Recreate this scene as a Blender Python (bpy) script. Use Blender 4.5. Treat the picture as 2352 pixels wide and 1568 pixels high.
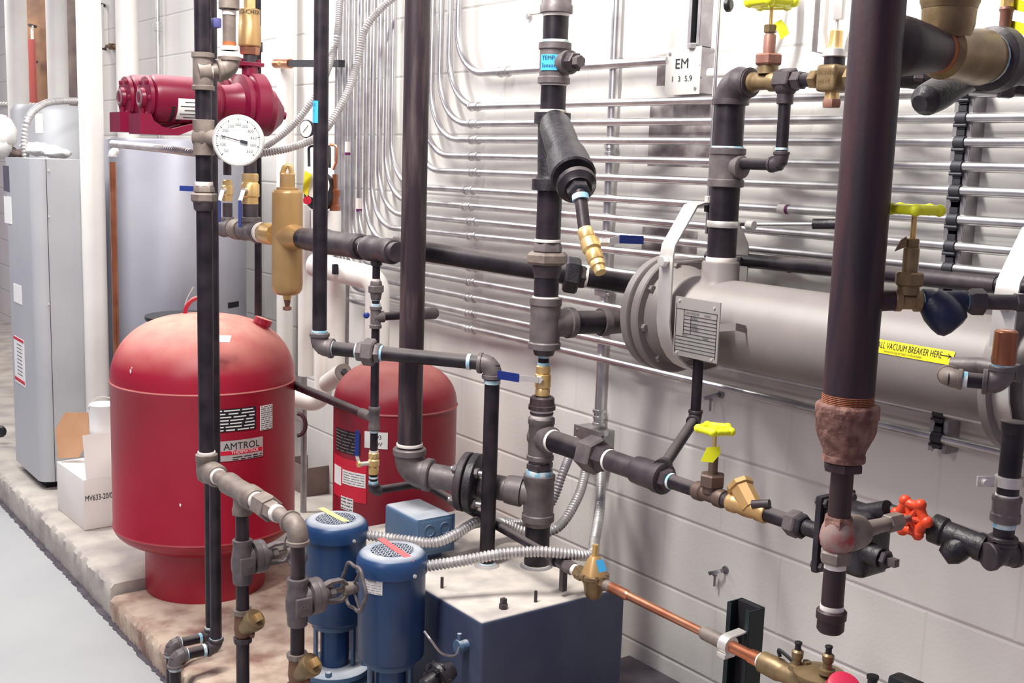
import bpy, bmesh, math, random
from mathutils import Vector, Matrix
from math import sin, cos, pi, radians, atan2, sqrt
random.seed(7)
for o in list(bpy.data.objects): bpy.data.objects.remove(o)
SC = bpy.context.scene
COL = SC.collection

# ------------------------------------------------------------ camera
FPX, YAW, PITCH, ROLL, HC = 2640.0, 0.6352, 0.15335, 0.03208, 1.5
IW, IH = 2352, 1568
f_ = Vector((sin(YAW)*cos(PITCH), cos(YAW)*cos(PITCH), -sin(PITCH)))
r0 = f_.cross(Vector((0, 0, 1))).normalized(); u0 = r0.cross(f_)
r_ = cos(ROLL)*r0 + sin(ROLL)*u0; u_ = -sin(ROLL)*r0 + cos(ROLL)*u0
CAM = Vector((0, 0, HC))
cd = bpy.data.cameras.new('camera'); cam = bpy.data.objects.new('camera', cd); COL.objects.link(cam)
cd.sensor_width = 36; cd.lens = FPX/IW*36; cd.clip_start = .05; cd.clip_end = 60
m = Matrix.Identity(4)
for i in range(3):
    m[i][0] = r_[i]; m[i][1] = u_[i]; m[i][2] = -f_[i]; m[i][3] = CAM[i]
cam.matrix_world = m
SC.camera = cam

# ------------------------------------------------------------ world, lights, exposure
SC.view_settings.view_transform = 'Standard'; SC.view_settings.look = 'None'
SC.view_settings.gamma = 1; SC.view_settings.use_curve_mapping = False
SC.view_settings.exposure = 0.55
wd = bpy.data.worlds.new('world'); SC.world = wd; wd.use_nodes = True
bg = wd.node_tree.nodes['Background']; bg.inputs[0].default_value = (.62, .53, .80, 1); bg.inputs[1].default_value = .22
def area(name, loc, target, sx, sy, power, col):
    l = bpy.data.lights.new(name, 'AREA'); l.shape = 'RECTANGLE'; l.size = sx; l.size_y = sy; l.energy = power; l.color = col
    o = bpy.data.objects.new(name, l); COL.objects.link(o); o.location = loc
    d = (Vector(target)-Vector(loc)).normalized(); o.rotation_euler = d.to_track_quat('-Z', 'Y').to_euler()
    return o
area('ceiling_tube_or_fill', (.75, 1.9, 2.95), (1.75, 2.0, .6), .16, 1.3, 66, (1, .97, .90))
area('ceiling_tube_or_fill', (.75, 4.6, 2.95), (1.3, 4.4, .3), .16, 2.2, 62, (1, .985, .94))
area('ceiling_tube_or_fill', (-1.3, 1.2, 2.9), (1.4, 2.6, .5), .3, 1.6, 20, (1, .97, .93))  # added fill lamp on the camera side, no known fixture
area('ceiling_tube_or_fill', (.7, 8.0, 2.95), (1.5, 8.0, .8), .16, 2.0, 40, (1, .97, .88))  # extra lamp added to brighten the far end of the wall

# ------------------------------------------------------------ materials
def mat(name, c, rough=.5, metal=0, c2=None, ns=8, nlo=.35, nhi=.65, bump=0, bs=60, spec=.5, dust=None, dlo=.5, coords='Object', det=4, stretch=0):
    M_ = bpy.data.materials.new(name); M_.use_nodes = True; nt = M_.node_tree; N = nt.nodes; L = nt.links
    b = N['Principled BSDF']; b.inputs['Base Color'].default_value = (*c, 1); b.inputs['Roughness'].default_value = rough
    b.inputs['Metallic'].default_value = metal; b.inputs['Specular IOR Level'].default_value = spec
    tc = N.new('ShaderNodeNewGeometry'); out = None
    if c2:
        n = N.new('ShaderNodeTexNoise'); n.inputs['Scale'].default_value = ns; n.inputs['Detail'].default_value = det
        if stretch:
            vm = N.new('ShaderNodeVectorMath'); vm.operation = 'MULTIPLY'; vm.inputs[1].default_value = (1, 1, stretch); L.new(tc.outputs['Position'], vm.inputs[0]); L.new(vm.outputs[0], n.inputs['Vector'])
        else: L.new(tc.outputs['Position'], n.inputs['Vector'])
        rmp = N.new('ShaderNodeMapRange'); rmp.inputs[1].default_value = nlo; rmp.inputs[2].default_value = nhi; L.new(n.outputs[0], rmp.inputs[0])
        mx = N.new('ShaderNodeMix'); mx.data_type = 'RGBA'; mx.inputs[6].default_value = (*c, 1); mx.inputs[7].default_value = (*c2, 1)
        L.new(rmp.outputs[0], mx.inputs[0]); out = mx.outputs[2]; L.new(out, b.inputs['Base Color'])
    if dust:   # settled dust lies on upward faces
        sp = N.new('ShaderNodeSeparateXYZ'); L.new(tc.outputs['Normal'], sp.inputs[0])
        rm = N.new('ShaderNodeMapRange'); rm.inputs[1].default_value = dlo; rm.inputs[2].default_value = 1.0; L.new(sp.outputs[2], rm.inputs[0])
        n2 = N.new('ShaderNodeTexNoise'); n2.inputs['Scale'].default_value = 14; n2.inputs['Detail'].default_value = 5; L.new(tc.outputs['Position'], n2.inputs['Vector'])
        ml = N.new('ShaderNodeMath'); ml.operation = 'MULTIPLY'; L.new(rm.outputs[0], ml.inputs[0])
        r2 = N.new('ShaderNodeMapRange'); r2.inputs[1].default_value = .25; r2.inputs[2].default_value = .6; r2.inputs[3].default_value = .55; L.new(n2.outputs[0], r2.inputs[0]); L.new(r2.outputs[0], ml.inputs[1])
        m2 = N.new('ShaderNodeMix'); m2.data_type = 'RGBA'; L.new(ml.outputs[0], m2.inputs[0]); m2.inputs[7].default_value = (*dust, 1)
        if out: L.new(out, m2.inputs[6])
        else: m2.inputs[6].default_value = (*c, 1)
        L.new(m2.outputs[2], b.inputs['Base Color'])
        rr = N.new('ShaderNodeMapRange'); L.new(ml.outputs[0], rr.inputs[0]); rr.inputs[3].default_value = rough; rr.inputs[4].default_value = .8; L.new(rr.outputs[0], b.inputs['Roughness'])
    if bump:
        n3 = N.new('ShaderNodeTexNoise'); n3.inputs['Scale'].default_value = bs; n3.inputs['Detail'].default_value = 5; L.new(tc.outputs['Position'], n3.inputs['Vector'])
        bp = N.new('ShaderNodeBump'); bp.inputs['Strength'].default_value = bump; bp.inputs['Distance'].default_value = .004
        L.new(n3.outputs[0], bp.inputs['Height']); L.new(bp.outputs[0], b.inputs['Normal'])
    return M_
IRON = mat('black_iron', (.010, .007, .012), .40, .05, (.028, .020, .027), 22, bump=.05, bs=90, spec=.38, dust=(.13, .11, .11), dlo=.45)
FIT = mat('grey_iron_fitting', (.098, .080, .086), .48, .15, (.155, .130, .132), 30, bump=.12, bs=120)
FITD = mat('dark_iron_fitting', (.038, .028, .036), .48, .12, (.068, .053, .060), 30, bump=.12, bs=120)
FITB = mat('dusty_iron_fitting', (.155, .122, .108), .52, .15, (.25, .205, .18), 24, bump=.12, bs=120)
BLK = mat('black_cast_iron', (.012, .010, .014), .42, .1, (.03, .025, .032), 40, bump=.35, bs=130)
RUST = mat('rusted_steel_pipe', (.020, .012, .020), .5, .05, (.070, .028, .032), 34, .42, .78, bump=.1, bs=60, stretch=.12, spec=.4)
RUSTD = mat('dark_brown_pipe', (.05, .022, .024), .5, .1, (.022, .014, .018), 12, bump=.1, bs=60)
RUSTC = mat('rusted_casting', (.11, .042, .035), .7, .05, (.27, .14, .11), 60, .38, .66, bump=1.0, bs=110, det=8)
RUSTO = mat('orange_rust_thread', (.35, .10, .03), .7)
BAREB = mat('brown_scaled_pipe', (.026, .016, .022), .45, .05, (.10, .068, .070), 40, .48, .78, bump=.08, bs=60, stretch=.12, spec=.4)
GALV = mat('galvanized_steel', (.70, .69, .69), .33, .95, (.5, .48, .5), 14, bump=.03, bs=90)
GALVD = mat('dull_galvanized_steel', (.42, .40, .41), .4, .8, (.3, .28, .3), 20)
FLEXM = mat('flex_conduit_steel', (.60, .58, .57), .42, .55, (.46, .44, .45), 30)
FLEXD = mat('dull_flex_steel', (.30, .28, .30), .45, .5)
RED2 = mat('dusty_red_tank_paint', (.25, .007, .020), .4, 0, (.29, .012, .03), 6, dust=(.42, .16, .14), dlo=.3)
ZINC = mat('zinc_plated_steel', (.78, .76, .72), .38, .55, (.65, .62, .6), 12)
STRUT = mat('dark_strut_steel', (.05, .05, .06), .5, .5)
STRUTG = mat('green_black_strut', (.012, .022, .024), .5, .2)
BRASS = mat('brass', (.72, .46, .16), .3, .6, (.80, .58, .28), 25)
BRONZE = mat('aged_bronze', (.17, .112, .055), .42, .45, (.27, .19, .10), 22, bump=.12, bs=80)
TAN = mat('tan_brass_body', (.44, .26, .10), .36, .35, (.52, .33, .15), 9)
COPPER = mat('copper', (.55, .19, .10), .28, .8, (.68, .33, .20), 16)
COPD = mat('dark_copper', (.30, .10, .05), .3, .6, (.42, .17, .09), 10)
BROWN = mat('brown_bonnet', (.20, .085, .06), .5, .2, (.27, .13, .1), 30)
RED = mat('red_tank_paint', (.33, .008, .026), .36, 0, (.38, .012, .036), 5, dust=(.72, .34, .27), dlo=.25)
MAG = mat('crimson_pump_paint', (.17, .004, .026), .34, 0, (.22, .007, .04), 9, dust=(.42, .13, .17), dlo=.55)
BLUE = mat('blue_motor_paint', (.012, .045, .135), .36, .1, (.02, .06, .165), 9, dust=(.42, .44, .48), dlo=.62)
BLUEG = mat('blue_tank_paint', (.050, .066, .115), .5, 0, (.030, .040, .09), 6, dust=(.60, .54, .49), dlo=.5)
BLUEB = mat('blue_box_paint', (.06, .12, .21), .45, 0, (.08, .14, .24), 12, dust=(.42, .44, .48), dlo=.6)
NAVY = mat('navy_cast_iron', (.006, .010, .04), .42, .1, bump=.2, bs=100)
WHITE = mat('white_pipe_covering', (.86, .84, .80), .6, 0, (.80, .77, .74), 6, bump=.1, bs=40)
PAPER = mat('white_paper', (.86, .85, .83), .7)
CARDW = mat('white_cardboard', (.84, .80, .76), .75, 0, (.79, .75, .71), 6)
CARD = mat('brown_cardboard', (.52, .27, .14), .8, 0, (.58, .33, .19), 9)
CARDD = mat('dull_cardboard', (.20, .14, .13), .8, 0, (.27, .2, .18), 9)
WOOD = mat('weathered_plank', (.30, .16, .09), .75, 0, (.13, .07, .05), 5, bump=.2)
GREYM = mat('grey_painted_metal', (.46, .47, .50), .42, .1, (.50, .51, .53), 4)
GREYD = mat('grey_jacket_metal', (.30, .30, .355), .40, .2, (.36, .36, .41), 3)
EXCH = mat('exchanger_grey_paint', (.215, .19, .185), .45, 0, (.25, .22, .215), 8, bump=.03)
PLATE = mat('nameplate_metal', (.45, .42, .40), .35, .5)
PLAST = mat('black_plastic', (.01, .01, .012), .4)
BLUEP = mat('blue_grip', (.012, .03, .20), .4)
YEL = mat('yellow_paint', (.78, .80, .02), .4)
YELT = mat('yellow_tape', (.80, .72, .25), .6)
YELS = mat('yellow_sticker', (.92, .78, .01), .5)
ORG = mat('orange_paint', (.80, .07, .02), .4)
PINK = mat('pink_tape', (.85, .12, .13), .6)
TAPEB = mat('blue_thread_sealant', (.25, .50, .66), .5, 0, (.68, .74, .74), 60, .42, .58)
TAPEW = mat('white_thread_tape', (.78, .72, .68), .6)
BLUET = mat('blue_masking_tape', (.05, .40, .78), .6)
INK = mat('black_ink', (.012, .012, .018), .6)
REDI = mat('red_ink', (.65, .012, .04), .5)
GLASSM = mat('gauge_face_white', (.74, .74, .73), .5)
PURPLE = mat('purple_tape', (.13, .01, .10), .5)
HOLE = mat('dark_recess', (.006, .005, .01), .8)
CLOTH = mat('white_cloth', (.78, .77, .75), .9, 0, (.7, .69, .67), 8)
DARKF = mat('grimy_shaded_floor', (.10, .085, .10), .8, 0, (.05, .04, .055), 14, bump=.3, bs=40)
PAD1 = mat('pad_concrete', (.52, .48, .43), .85, 0, (.33, .29, .28), 7, .4, .7, bump=.6, bs=35, det=8)
PAD2 = mat('stained_pad_concrete', (.56, .45, .36), .85, 0, (.24, .13, .10), 9, .42, .68, bump=.7, bs=30, det=8)
FLOORM = mat('sealed_floor', (.41, .42, .425), .55, 0, (.375, .385, .395), 2.5, bump=.08, bs=120)

# ------------------------------------------------------------ pixel helpers (rays through the photograph meet real planes)
def ray(x, y): return f_ + r_*((x-IW/2)/FPX) - u_*((y-IH/2)/FPX)
def P(x, y, X=None, Y=None, Z=None, D=None):
    d = ray(x, y)
    t = X/d.x if X is not None else Y/d.y if Y is not None else (Z-HC)/d.z if Z is not None else D
    return CAM + d*t
def pj(p):
    d = Vector(p)-CAM; z = d.dot(f_); return IW/2+FPX*d.dot(r_)/z, IH/2-FPX*d.dot(u_)/z, z
def onl(A, B, px, by='x'):
    """point of line A-B (extended) whose image coordinate is px"""
    A = Vector(A); B = Vector(B); k = 0 if by == 'x' else 1
    d = B-A; a = A-CAM; ax = r_ if k == 0 else -u_
    q = (px-(IW/2 if k == 0 else IH/2))/FPX
    s = (q*a.dot(f_)-a.dot(ax))/(d.dot(ax)-q*d.dot(f_))
    return A+d*s
def vz(xy, y): return onl((xy[0], xy[1], 0), (xy[0], xy[1], 1), y, 'y')
def rad(w, p): return w/2/FPX*pj(p)[2]

# ------------------------------------------------------------ mesh + object helpers
LOC = {}
def basis(d):
    d = d.normalized(); a = Vector((0, 0, 1)) if abs(d.z) < .9 else Vector((1, 0, 0))
    x = a.cross(d).normalized(); return x, d.cross(x)
class MB:
    def __init__(s): s.bm = bmesh.new()
    def lathe(s, p, d, prof, seg=24, ph=0, cap=True, sx=None):
        p = Vector(p); d = Vector(d).normalized(); x, y = basis(d)
        if sx is not None: x = Vector(sx).normalized(); y = d.cross(x)
        rings = []
        for t, r in prof:
            if r < 1e-6: rings.append([s.bm.verts.new(p+d*t)])
            else: rings.append([s.bm.verts.new(p+d*t+(x*cos(ph+2*pi*k/seg)+y*sin(ph+2*pi*k/seg))*r) for k in range(seg)])
        for a, b in zip(rings, rings[1:]):
            for k in range(seg):
                k2 = (k+1) % seg
                if len(a) == 1 and len(b) == 1: continue
                if len(a) == 1: s.bm.faces.new((a[0], b[k], b[k2]))
                elif len(b) == 1: s.bm.faces.new((a[k], b[0], a[k2]))
                else: s.bm.faces.new((a[k], b[k], b[k2], a[k2]))
        if cap:
            if len(rings[0]) > 1: s.bm.faces.new(rings[0])
            if len(rings[-1]) > 1: s.bm.faces.new(rings[-1][::-1])
        return s
    def tube(s, a, b, r, r2=None, seg=20, ph=0):
        a = Vector(a); b = Vector(b); return s.lathe(a, b-a, [(0, r), ((b-a).length, r if r2 is None else r2)], seg, ph)
    def hex(s, a, b, r, ph=0, c=.12):
        a = Vector(a); b = Vector(b); L = (b-a).length; k = min(r*c, L*.3)
        return s.lathe(a, b-a, [(0, r*(1-c)), (k, r), (L-k, r), (L, r*(1-c))], 6, ph)
    def sweep(s, pts, r, seg=12, cap=True, closed=False):
        n = len(pts); pts = [Vector(p) for p in pts]; rings = []; x = None
        for i, p in enumerate(pts):
            if closed: t = pts[(i+1) % n]-pts[i-1]
            else: t = pts[min(i+1, n-1)]-pts[max(i-1, 0)]
            t.normalize()
            if x is None: x, _ = basis(t)
            x = (x-t*x.dot(t)).normalized(); y = t.cross(x)
            rr = r(i) if callable(r) else r
            rings.append([s.bm.verts.new(p+(x*cos(2*pi*k/seg)+y*sin(2*pi*k/seg))*rr) for k in range(seg)])
        prs = list(zip(rings, rings[1:]))+([(rings[-1], rings[0])] if closed else [])
        for a, b in prs:
            for k in range(seg): s.bm.faces.new((a[k], b[k], b[(k+1) % seg], a[(k+1) % seg]))
        if cap and not closed: s.bm.faces.new(rings[0]); s.bm.faces.new(rings[-1][::-1])
        return s
    def box(s, c, sz, ax=None, bev=0, bseg=2):
        c = Vector(c); X, Y, Z = ax if ax else (Vector((1, 0, 0)), Vector((0, 1, 0)), Vector((0, 0, 1)))
        v = [s.bm.verts.new(c+X*(sz[0]/2*i)+Y*(sz[1]/2*j)+Z*(sz[2]/2*k)) for i in (-1, 1) for j in (-1, 1) for k in (-1, 1)]
        fs = [s.bm.faces.new([v[i] for i in q]) for q in ((0, 1, 3, 2), (4, 6, 7, 5), (0, 4, 5, 1), (2, 3, 7, 6), (0, 2, 6, 4), (1, 5, 7, 3))]
        if bev:
            es = list({e for f in fs for e in f.edges}); bmesh.ops.bevel(s.bm, geom=es, offset=bev, segments=bseg, affect='EDGES', profile=.6)
        return s
    def strip(s, pts, wv, th):
        """flat strap: centreline pts, width vector wv, thickness th"""
        pts = [Vector(p) for p in pts]; wv = Vector(wv); n = len(pts); rings = []
        for i, p in enumerate(pts):
            t = (pts[min(i+1, n-1)]-pts[max(i-1, 0)]).normalized(); nn = t.cross(wv).normalized()*th/2
            rings.append([s.bm.verts.new(p+q) for q in (-wv/2-nn, wv/2-nn, wv/2+nn, -wv/2+nn)])
        for a, b in zip(rings, rings[1:]):
            for k in range(4): s.bm.faces.new((a[k], b[k], b[(k+1) % 4], a[(k+1) % 4]))
        s.bm.faces.new(rings[0]); s.bm.faces.new(rings[-1][::-1]); return s
    def quad(s, pts, th=.0008):
        pts = [Vector(p) for p in pts]; n = (pts[1]-pts[0]).cross(pts[2]-pts[0]).normalized()*th
        a = [s.bm.verts.new(p) for p in pts]; b = [s.bm.verts.new(p+n) for p in pts]; k = len(pts)
        s.bm.faces.new(a[::-1]); s.bm.faces.new(b)
        for i in range(k): s.bm.faces.new((a[i], a[(i+1) % k], b[(i+1) % k], b[i]))
        return s
    def ball(s, c, r, seg=20, sc=(1, 1, 1)):
        bmesh.ops.create_uvsphere(s.bm, u_segments=seg, v_segments=seg//2, radius=r, matrix=Matrix.Translation(Vector(c)) @ Matrix.Diagonal((*sc, 1)))
        return s
    def build(s, name, m_, parent=None, ang=38, label=None, cat=None, group=None, kind=None):
        bmesh.ops.recalc_face_normals(s.bm, faces=s.bm.faces)
        vs = s.bm.verts
        if parent is None:
            lo = Vector([min(v.co[i] for v in vs) for i in range(3)]); hi = Vector([max(v.co[i] for v in vs) for i in range(3)])
            off = Vector(((lo.x+hi.x)/2, (lo.y+hi.y)/2, lo.z))
        else: off = LOC[parent.name]
        for v in vs: v.co -= off
        me = bpy.data.meshes.new(name); s.bm.to_mesh(me); s.bm.free(); me.materials.append(m_)
        me.shade_smooth(); me.set_sharp_from_angle(angle=radians(ang))
        o = bpy.data.objects.new(name, me); COL.objects.link(o)
        if parent is None: o.location = off
        else: o.parent = parent
        LOC[o.name] = off.copy()
        setp(o, label, cat, group, kind); return o
def setp(o, label=None, cat=None, group=None, kind=None):
    if label: o['label'] = label
    if cat: o['category'] = cat
    if group: o['group'] = group
    if kind: o['kind'] = kind
def thing(name, label, cat, loc, group=None):
    o = bpy.data.objects.new(name, None); COL.objects.link(o); o.location = Vector(loc); o.empty_display_size = .05
    LOC[o.name] = Vector(loc).copy(); setp(o, label, cat, group); return o
def text(s, size, o, xd, yd, m_, parent, name='lettering', align='LEFT', sxx=1, mapf=None):
    cu = bpy.data.curves.new('t', 'FONT'); cu.body = s; cu.size = size; cu.align_x = align; cu.resolution_u = 3
    ob = bpy.data.objects.new('t', cu); COL.objects.link(ob); dg = bpy.context.evaluated_depsgraph_get()
    me = bpy.data.meshes.new_from_object(ob.evaluated_get(dg)); bpy.data.objects.remove(ob)
    xd = Vector(xd).normalized(); yd = Vector(yd); yd = (yd-xd*yd.dot(xd)).normalized(); n = xd.cross(yd)
    off = LOC[parent.name]
    for v in me.vertices:
        v.co = (mapf(v.co.x*sxx, v.co.y) if mapf else Vector(o)+xd*(v.co.x*sxx)+yd*v.co.y+n*.0012)-off
    me.name = name; me.materials.clear(); me.materials.append(m_)
    ob = bpy.data.objects.new(name, me); COL.objects.link(ob); ob.parent = parent; LOC[ob.name] = off.copy(); return ob
def AL(t, A, B, name, m_, prof, seg=24, by='x', ph=0, c=0, **k):
    """turned shape on axis A-B from (image coordinate, image width) pairs; seg 6 = hexagon"""
    A = Vector(A); B = Vector(B); d = (B-A).normalized(); q = []
    for px, w in prof:
        p = onl(A, B, px, by); q.append(((p-A).dot(d), rad(w, p)))
    if q[0][0] > q[-1][0]: q = q[::-1]
    if seg == 6 and len(q) == 2:
        (a, ra), (b, rb) = q; e = min(ra*.12, (b-a)*.3); q = [(a, ra*.88), (a+e, ra), (b-e, rb), (b, rb*.88)]
    return MB().lathe(A, d, q, seg, ph).build(name, m_, t, **k)
def VL(t, xy, name, m_, prof, seg=24, ph=0, **k): return AL(t, (xy[0], xy[1], 0), (xy[0], xy[1], 1), name, m_, prof, seg, 'y', ph, **k)
def tape(t, A, B, a, b, w, m_=TAPEB, by='x'): return AL(t, A, B, 'thread_tape', m_, [(a, w), ((a+b)/2, w*1.03), (b, w)], 20, by)
def vtape(t, xy, a, b, w, m_=TAPEB): return tape(t, (xy[0], xy[1], 0), (xy[0], xy[1], 1), a, b, w, m_, 'y')
def arc(c, d1, d2, R, n=10):
    """quarter-like bend between rays c+d1 and c+d2 (fillet radius R)"""
    d1 = Vector(d1).normalized(); d2 = Vector(d2).normalized(); c = Vector(c)
    ang = d1.angle(d2); L = R/math.tan(ang/2); bis = (d1+d2).normalized(); O = c+bis*(R/sin(ang/2))
    a = c+d1*L-O; b = c+d2*L-O; tot = a.angle(b); ax = a.cross(b).normalized()
    return [O+Matrix.Rotation(tot*i/n, 3, ax) @ a for i in range(n+1)]
def elbow(t, c, d1, d2, r, m_=FIT, k=1.22, L=2.1, name='elbow'):
    """threaded elbow with banded ends; r = pipe radius"""
    R = r*k; d1 = Vector(d1).normalized(); d2 = Vector(d2).normalized(); c = Vector(c); M = MB()
    pts = arc(c, d1, d2, r*1.35, 10); M.sweep([c+d1*r*L]+pts+[c+d2*r*L], R, 22)
    for d in (d1, d2): M.lathe(c+d*r*(L-.55), d, [(0, R), (.08*r, R*1.12), (r*.5, R*1.12), (r*.6, R*1.04)], 22)
    return M.build(name, m_, t)
def tee(t, c, ax, br, r, rb=None, m_=FIT, L=1.9, Lb=1.9, k=1.2, name='tee'):
    R = r*k; rb = rb or r; Rb = rb*k; c = Vector(c); ax = Vector(ax).normalized(); br = Vector(br).normalized(); M = MB()
    M.lathe(c-ax*r*L, ax, [(0, R*1.02), (.05*r, R*1.12), (.42*r, R*1.12), (.55*r, R), (r*(2*L-.55), R), (r*(2*L-.42), R*1.12), (r*(2*L-.05), R*1.12), (2*r*L, R*1.02)], 24)
    M.lathe(c, br, [(0, Rb), (Lb*max(r, rb)-.5*rb, Rb), (Lb*max(r, rb)-.42*rb, Rb*1.12), (Lb*max(r, rb), Rb*1.1)], 22)
    return M.build(name, m_, t)
def pipe(t, a, b, r, m_=IRON, name='pipe'): return MB().tube(a, b, r, seg=24).build(name, m_, t)
def rounded(pts, R, n=8):
    pts = [Vector(p) for p in pts]; out = [pts[0]]
    for i in range(1, len(pts)-1):
        out += arc(pts[i], pts[i-1]-pts[i], pts[i+1]-pts[i], R if not isinstance(R, (list, tuple)) else R[i-1], n)
    return out+[pts[-1]]
def spline(pts, step=.004):
    pts = [Vector(p) for p in pts]; pts = [pts[0]*2-pts[1]]+pts+[pts[-1]*2-pts[-2]]; out = []
    for i in range(1, len(pts)-2):
        a, b, c, d = pts[i-1:i+3]; n = max(2, int((c-b).length/step))
        for j in range(n):
            t = j/n; out.append(.5*((2*b)+(c-a)*t+(2*a-5*b+4*c-d)*t*t+(3*b-a-3*c+d)*t**3))
    return out+[pts[-2]]
def flex(pts, r, label, m_=FLEXM, pitch=.0085, group='flexible metal conduits', parent=None, name='flexible_conduit'):
    q = spline(pts, pitch/4)
    M = MB().sweep(q, lambda i: r*(1+.17*(1, .35, -1, .35)[i % 4]), 12)
    return M.build(name, m_, parent, ang=60, label=label, cat='conduit' if not parent else None, group=group if not parent else None)
def wheel(t, c, n, R, m_, spokes=6, rim=.12, lobes=0, name='handwheel', up=(0, 0, 1), flat=.7):
    c = Vector(c); n = Vector(n).normalized(); x = Vector(up).cross(n)
    x = x.normalized() if x.length > .1 else Vector((1, 0, 0)); y = n.cross(x); M = MB(); N_ = 48
    pts = []
    for i in range(N_):
        a = 2*pi*i/N_; rr = R*(1-rim)*(1+(.07*cos(lobes*a) if lobes else 0)); pts.append(c+(x*cos(a)+y*sin(a))*rr)
    M.sweep(pts, R*rim, 10, closed=True)
    for k in range(spokes):
        a = 2*pi*k/spokes; d = x*cos(a)+y*sin(a); M.tube(c-n*R*.06, c+d*R*.88, R*rim*.75, R*rim*.65, 8)
        if lobes: M.ball(c+d*R*.93, R*rim*1.25, 10)
    M.lathe(c-n*R*.2, n, [(0, R*.2), (R*.1, R*.24), (R*.3, R*.24), (R*.34, R*.16)], 16)
    return M.build(name, m_, t)
def ballvalve(t, A, B, a, b, w, by='x', m_=BRASS):
    """ball valve body along axis between image coordinates a..b; part 'body'"""
    f = lambda s: a+(b-a)*s
    return AL(t, A, B, 'valve_body', m_, [(f(0), w*.8), (f(.02), w*.84), (f(.26), w*.84), (f(.30), w*.74), (f(.36), w), (f(.62), w), (f(.68), w*.78), (f(.74), w*.9), (f(.98), w*.9), (f(1), w*.84)], 20, by)

TZ = .525   # top of the condensate tank
X_ = Vector((1, 0, 0)); Y_ = Vector((0, 1, 0)); Z_ = Vector((0, 0, 1))
WX = 2.15

# ============================================================ SETTING
def blockwall():
    M_ = bpy.data.materials.new('painted_block_wall'); M_.use_nodes = True; nt = M_.node_tree; N = nt.nodes; L = nt.links; b = N['Principled BSDF']
    g = N.new('ShaderNodeNewGeometry'); s = N.new('ShaderNodeSeparateXYZ'); L.new(g.outputs['Position'], s.inputs[0])
    def mth(op, a, bb=None, c=None):
        n = N.new('ShaderNodeMath'); n.operation = op
        for i, v in enumerate((a, bb, c)):
            if v is None: continue
            if isinstance(v, (int, float)): n.inputs[i].default_value = v
            else: L.new(v, n.inputs[i])
        return n.outputs[0]
    zz = mth('SUBTRACT', s.outputs[2], .7755); row = mth('DIVIDE', zz, .2032); rf = mth('FRACT', mth('ADD', row, 50.5))
    hz = mth('ABSOLUTE', mth('SUBTRACT', rf, .5)); hl = mth('SUBTRACT', 1, mth('MINIMUM', mth('MULTIPLY', hz, 30), 1))
    par = mth('MODULO', mth('FLOOR', mth('ADD', row, 50.0)), 2); yy = mth('ADD', mth('DIVIDE', s.outputs[1], .4064), mth('MULTIPLY', par, .5))
    yf = mth('FRACT', mth('ADD', yy, 50.13)); vz_ = mth('ABSOLUTE', mth('SUBTRACT', yf, .5)); vl = mth('MULTIPLY', mth('SUBTRACT', 1, mth('MINIMUM', mth('MULTIPLY', vz_, 70), 1)), .32)
    line = mth('MAXIMUM', hl, vl)
    n1 = N.new('ShaderNodeTexNoise'); n1.inputs['Scale'].default_value = 2.2; n1.inputs['Detail'].default_value = 6; L.new(g.outputs['Position'], n1.inputs['Vector'])
    mp = N.new('ShaderNodeMapRange'); mp.inputs[1].default_value = .4; mp.inputs[2].default_value = .75; L.new(n1.outputs[0], mp.inputs[0])
    mx = N.new('ShaderNodeMix'); mx.data_type = 'RGBA'; mx.inputs[6].default_value = (.76, .74, .71, 1); mx.inputs[7].default_value = (.68, .65, .63, 1); L.new(mp.outputs[0], mx.inputs[0])
    m2 = N.new('ShaderNodeMix'); m2.data_type = 'RGBA'; L.new(mx.outputs[2], m2.inputs[6]); m2.inputs[7].default_value = (.40, .37, .37, 1); L.new(mth('MULTIPLY', line, .38), m2.inputs[0])
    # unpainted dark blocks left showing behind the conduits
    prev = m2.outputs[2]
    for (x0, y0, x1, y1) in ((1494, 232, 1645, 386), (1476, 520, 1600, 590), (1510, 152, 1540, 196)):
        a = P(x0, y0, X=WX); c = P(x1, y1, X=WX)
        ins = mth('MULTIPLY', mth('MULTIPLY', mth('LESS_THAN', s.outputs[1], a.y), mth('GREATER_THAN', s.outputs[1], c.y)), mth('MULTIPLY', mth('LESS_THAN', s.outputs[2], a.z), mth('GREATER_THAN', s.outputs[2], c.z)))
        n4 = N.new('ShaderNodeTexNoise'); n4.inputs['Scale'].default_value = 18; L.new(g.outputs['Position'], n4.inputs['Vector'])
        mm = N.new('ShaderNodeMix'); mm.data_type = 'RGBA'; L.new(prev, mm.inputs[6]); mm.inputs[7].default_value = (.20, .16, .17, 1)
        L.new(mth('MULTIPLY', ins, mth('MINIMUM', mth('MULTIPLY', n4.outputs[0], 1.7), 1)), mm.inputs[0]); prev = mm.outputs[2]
    L.new(prev, b.inputs['Base Color']); b.inputs['Roughness'].default_value = .55
    n2 = N.new('ShaderNodeTexNoise'); n2.inputs['Scale'].default_value = 110; n2.inputs['Detail'].default_value = 4; L.new(g.outputs['Position'], n2.inputs['Vector'])
    h = mth('SUBTRACT', mth('MULTIPLY', n2.outputs[0], .22), line); bp = N.new('ShaderNodeBump'); bp.inputs['Strength'].default_value = .6; bp.inputs['Distance'].default_value = .004
    L.new(h, bp.inputs['Height']); L.new(bp.outputs[0], b.inputs['Normal']); return M_
MB().box((WX+.1, 5.5, 1.7), (.2, 15, 3.6)).build('wall_right', blockwall(), kind='structure')
MB().box((-.4, 5.5, -.05), (5.1, 15, .1)).build('floor', FLOORM, kind='structure')
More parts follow.
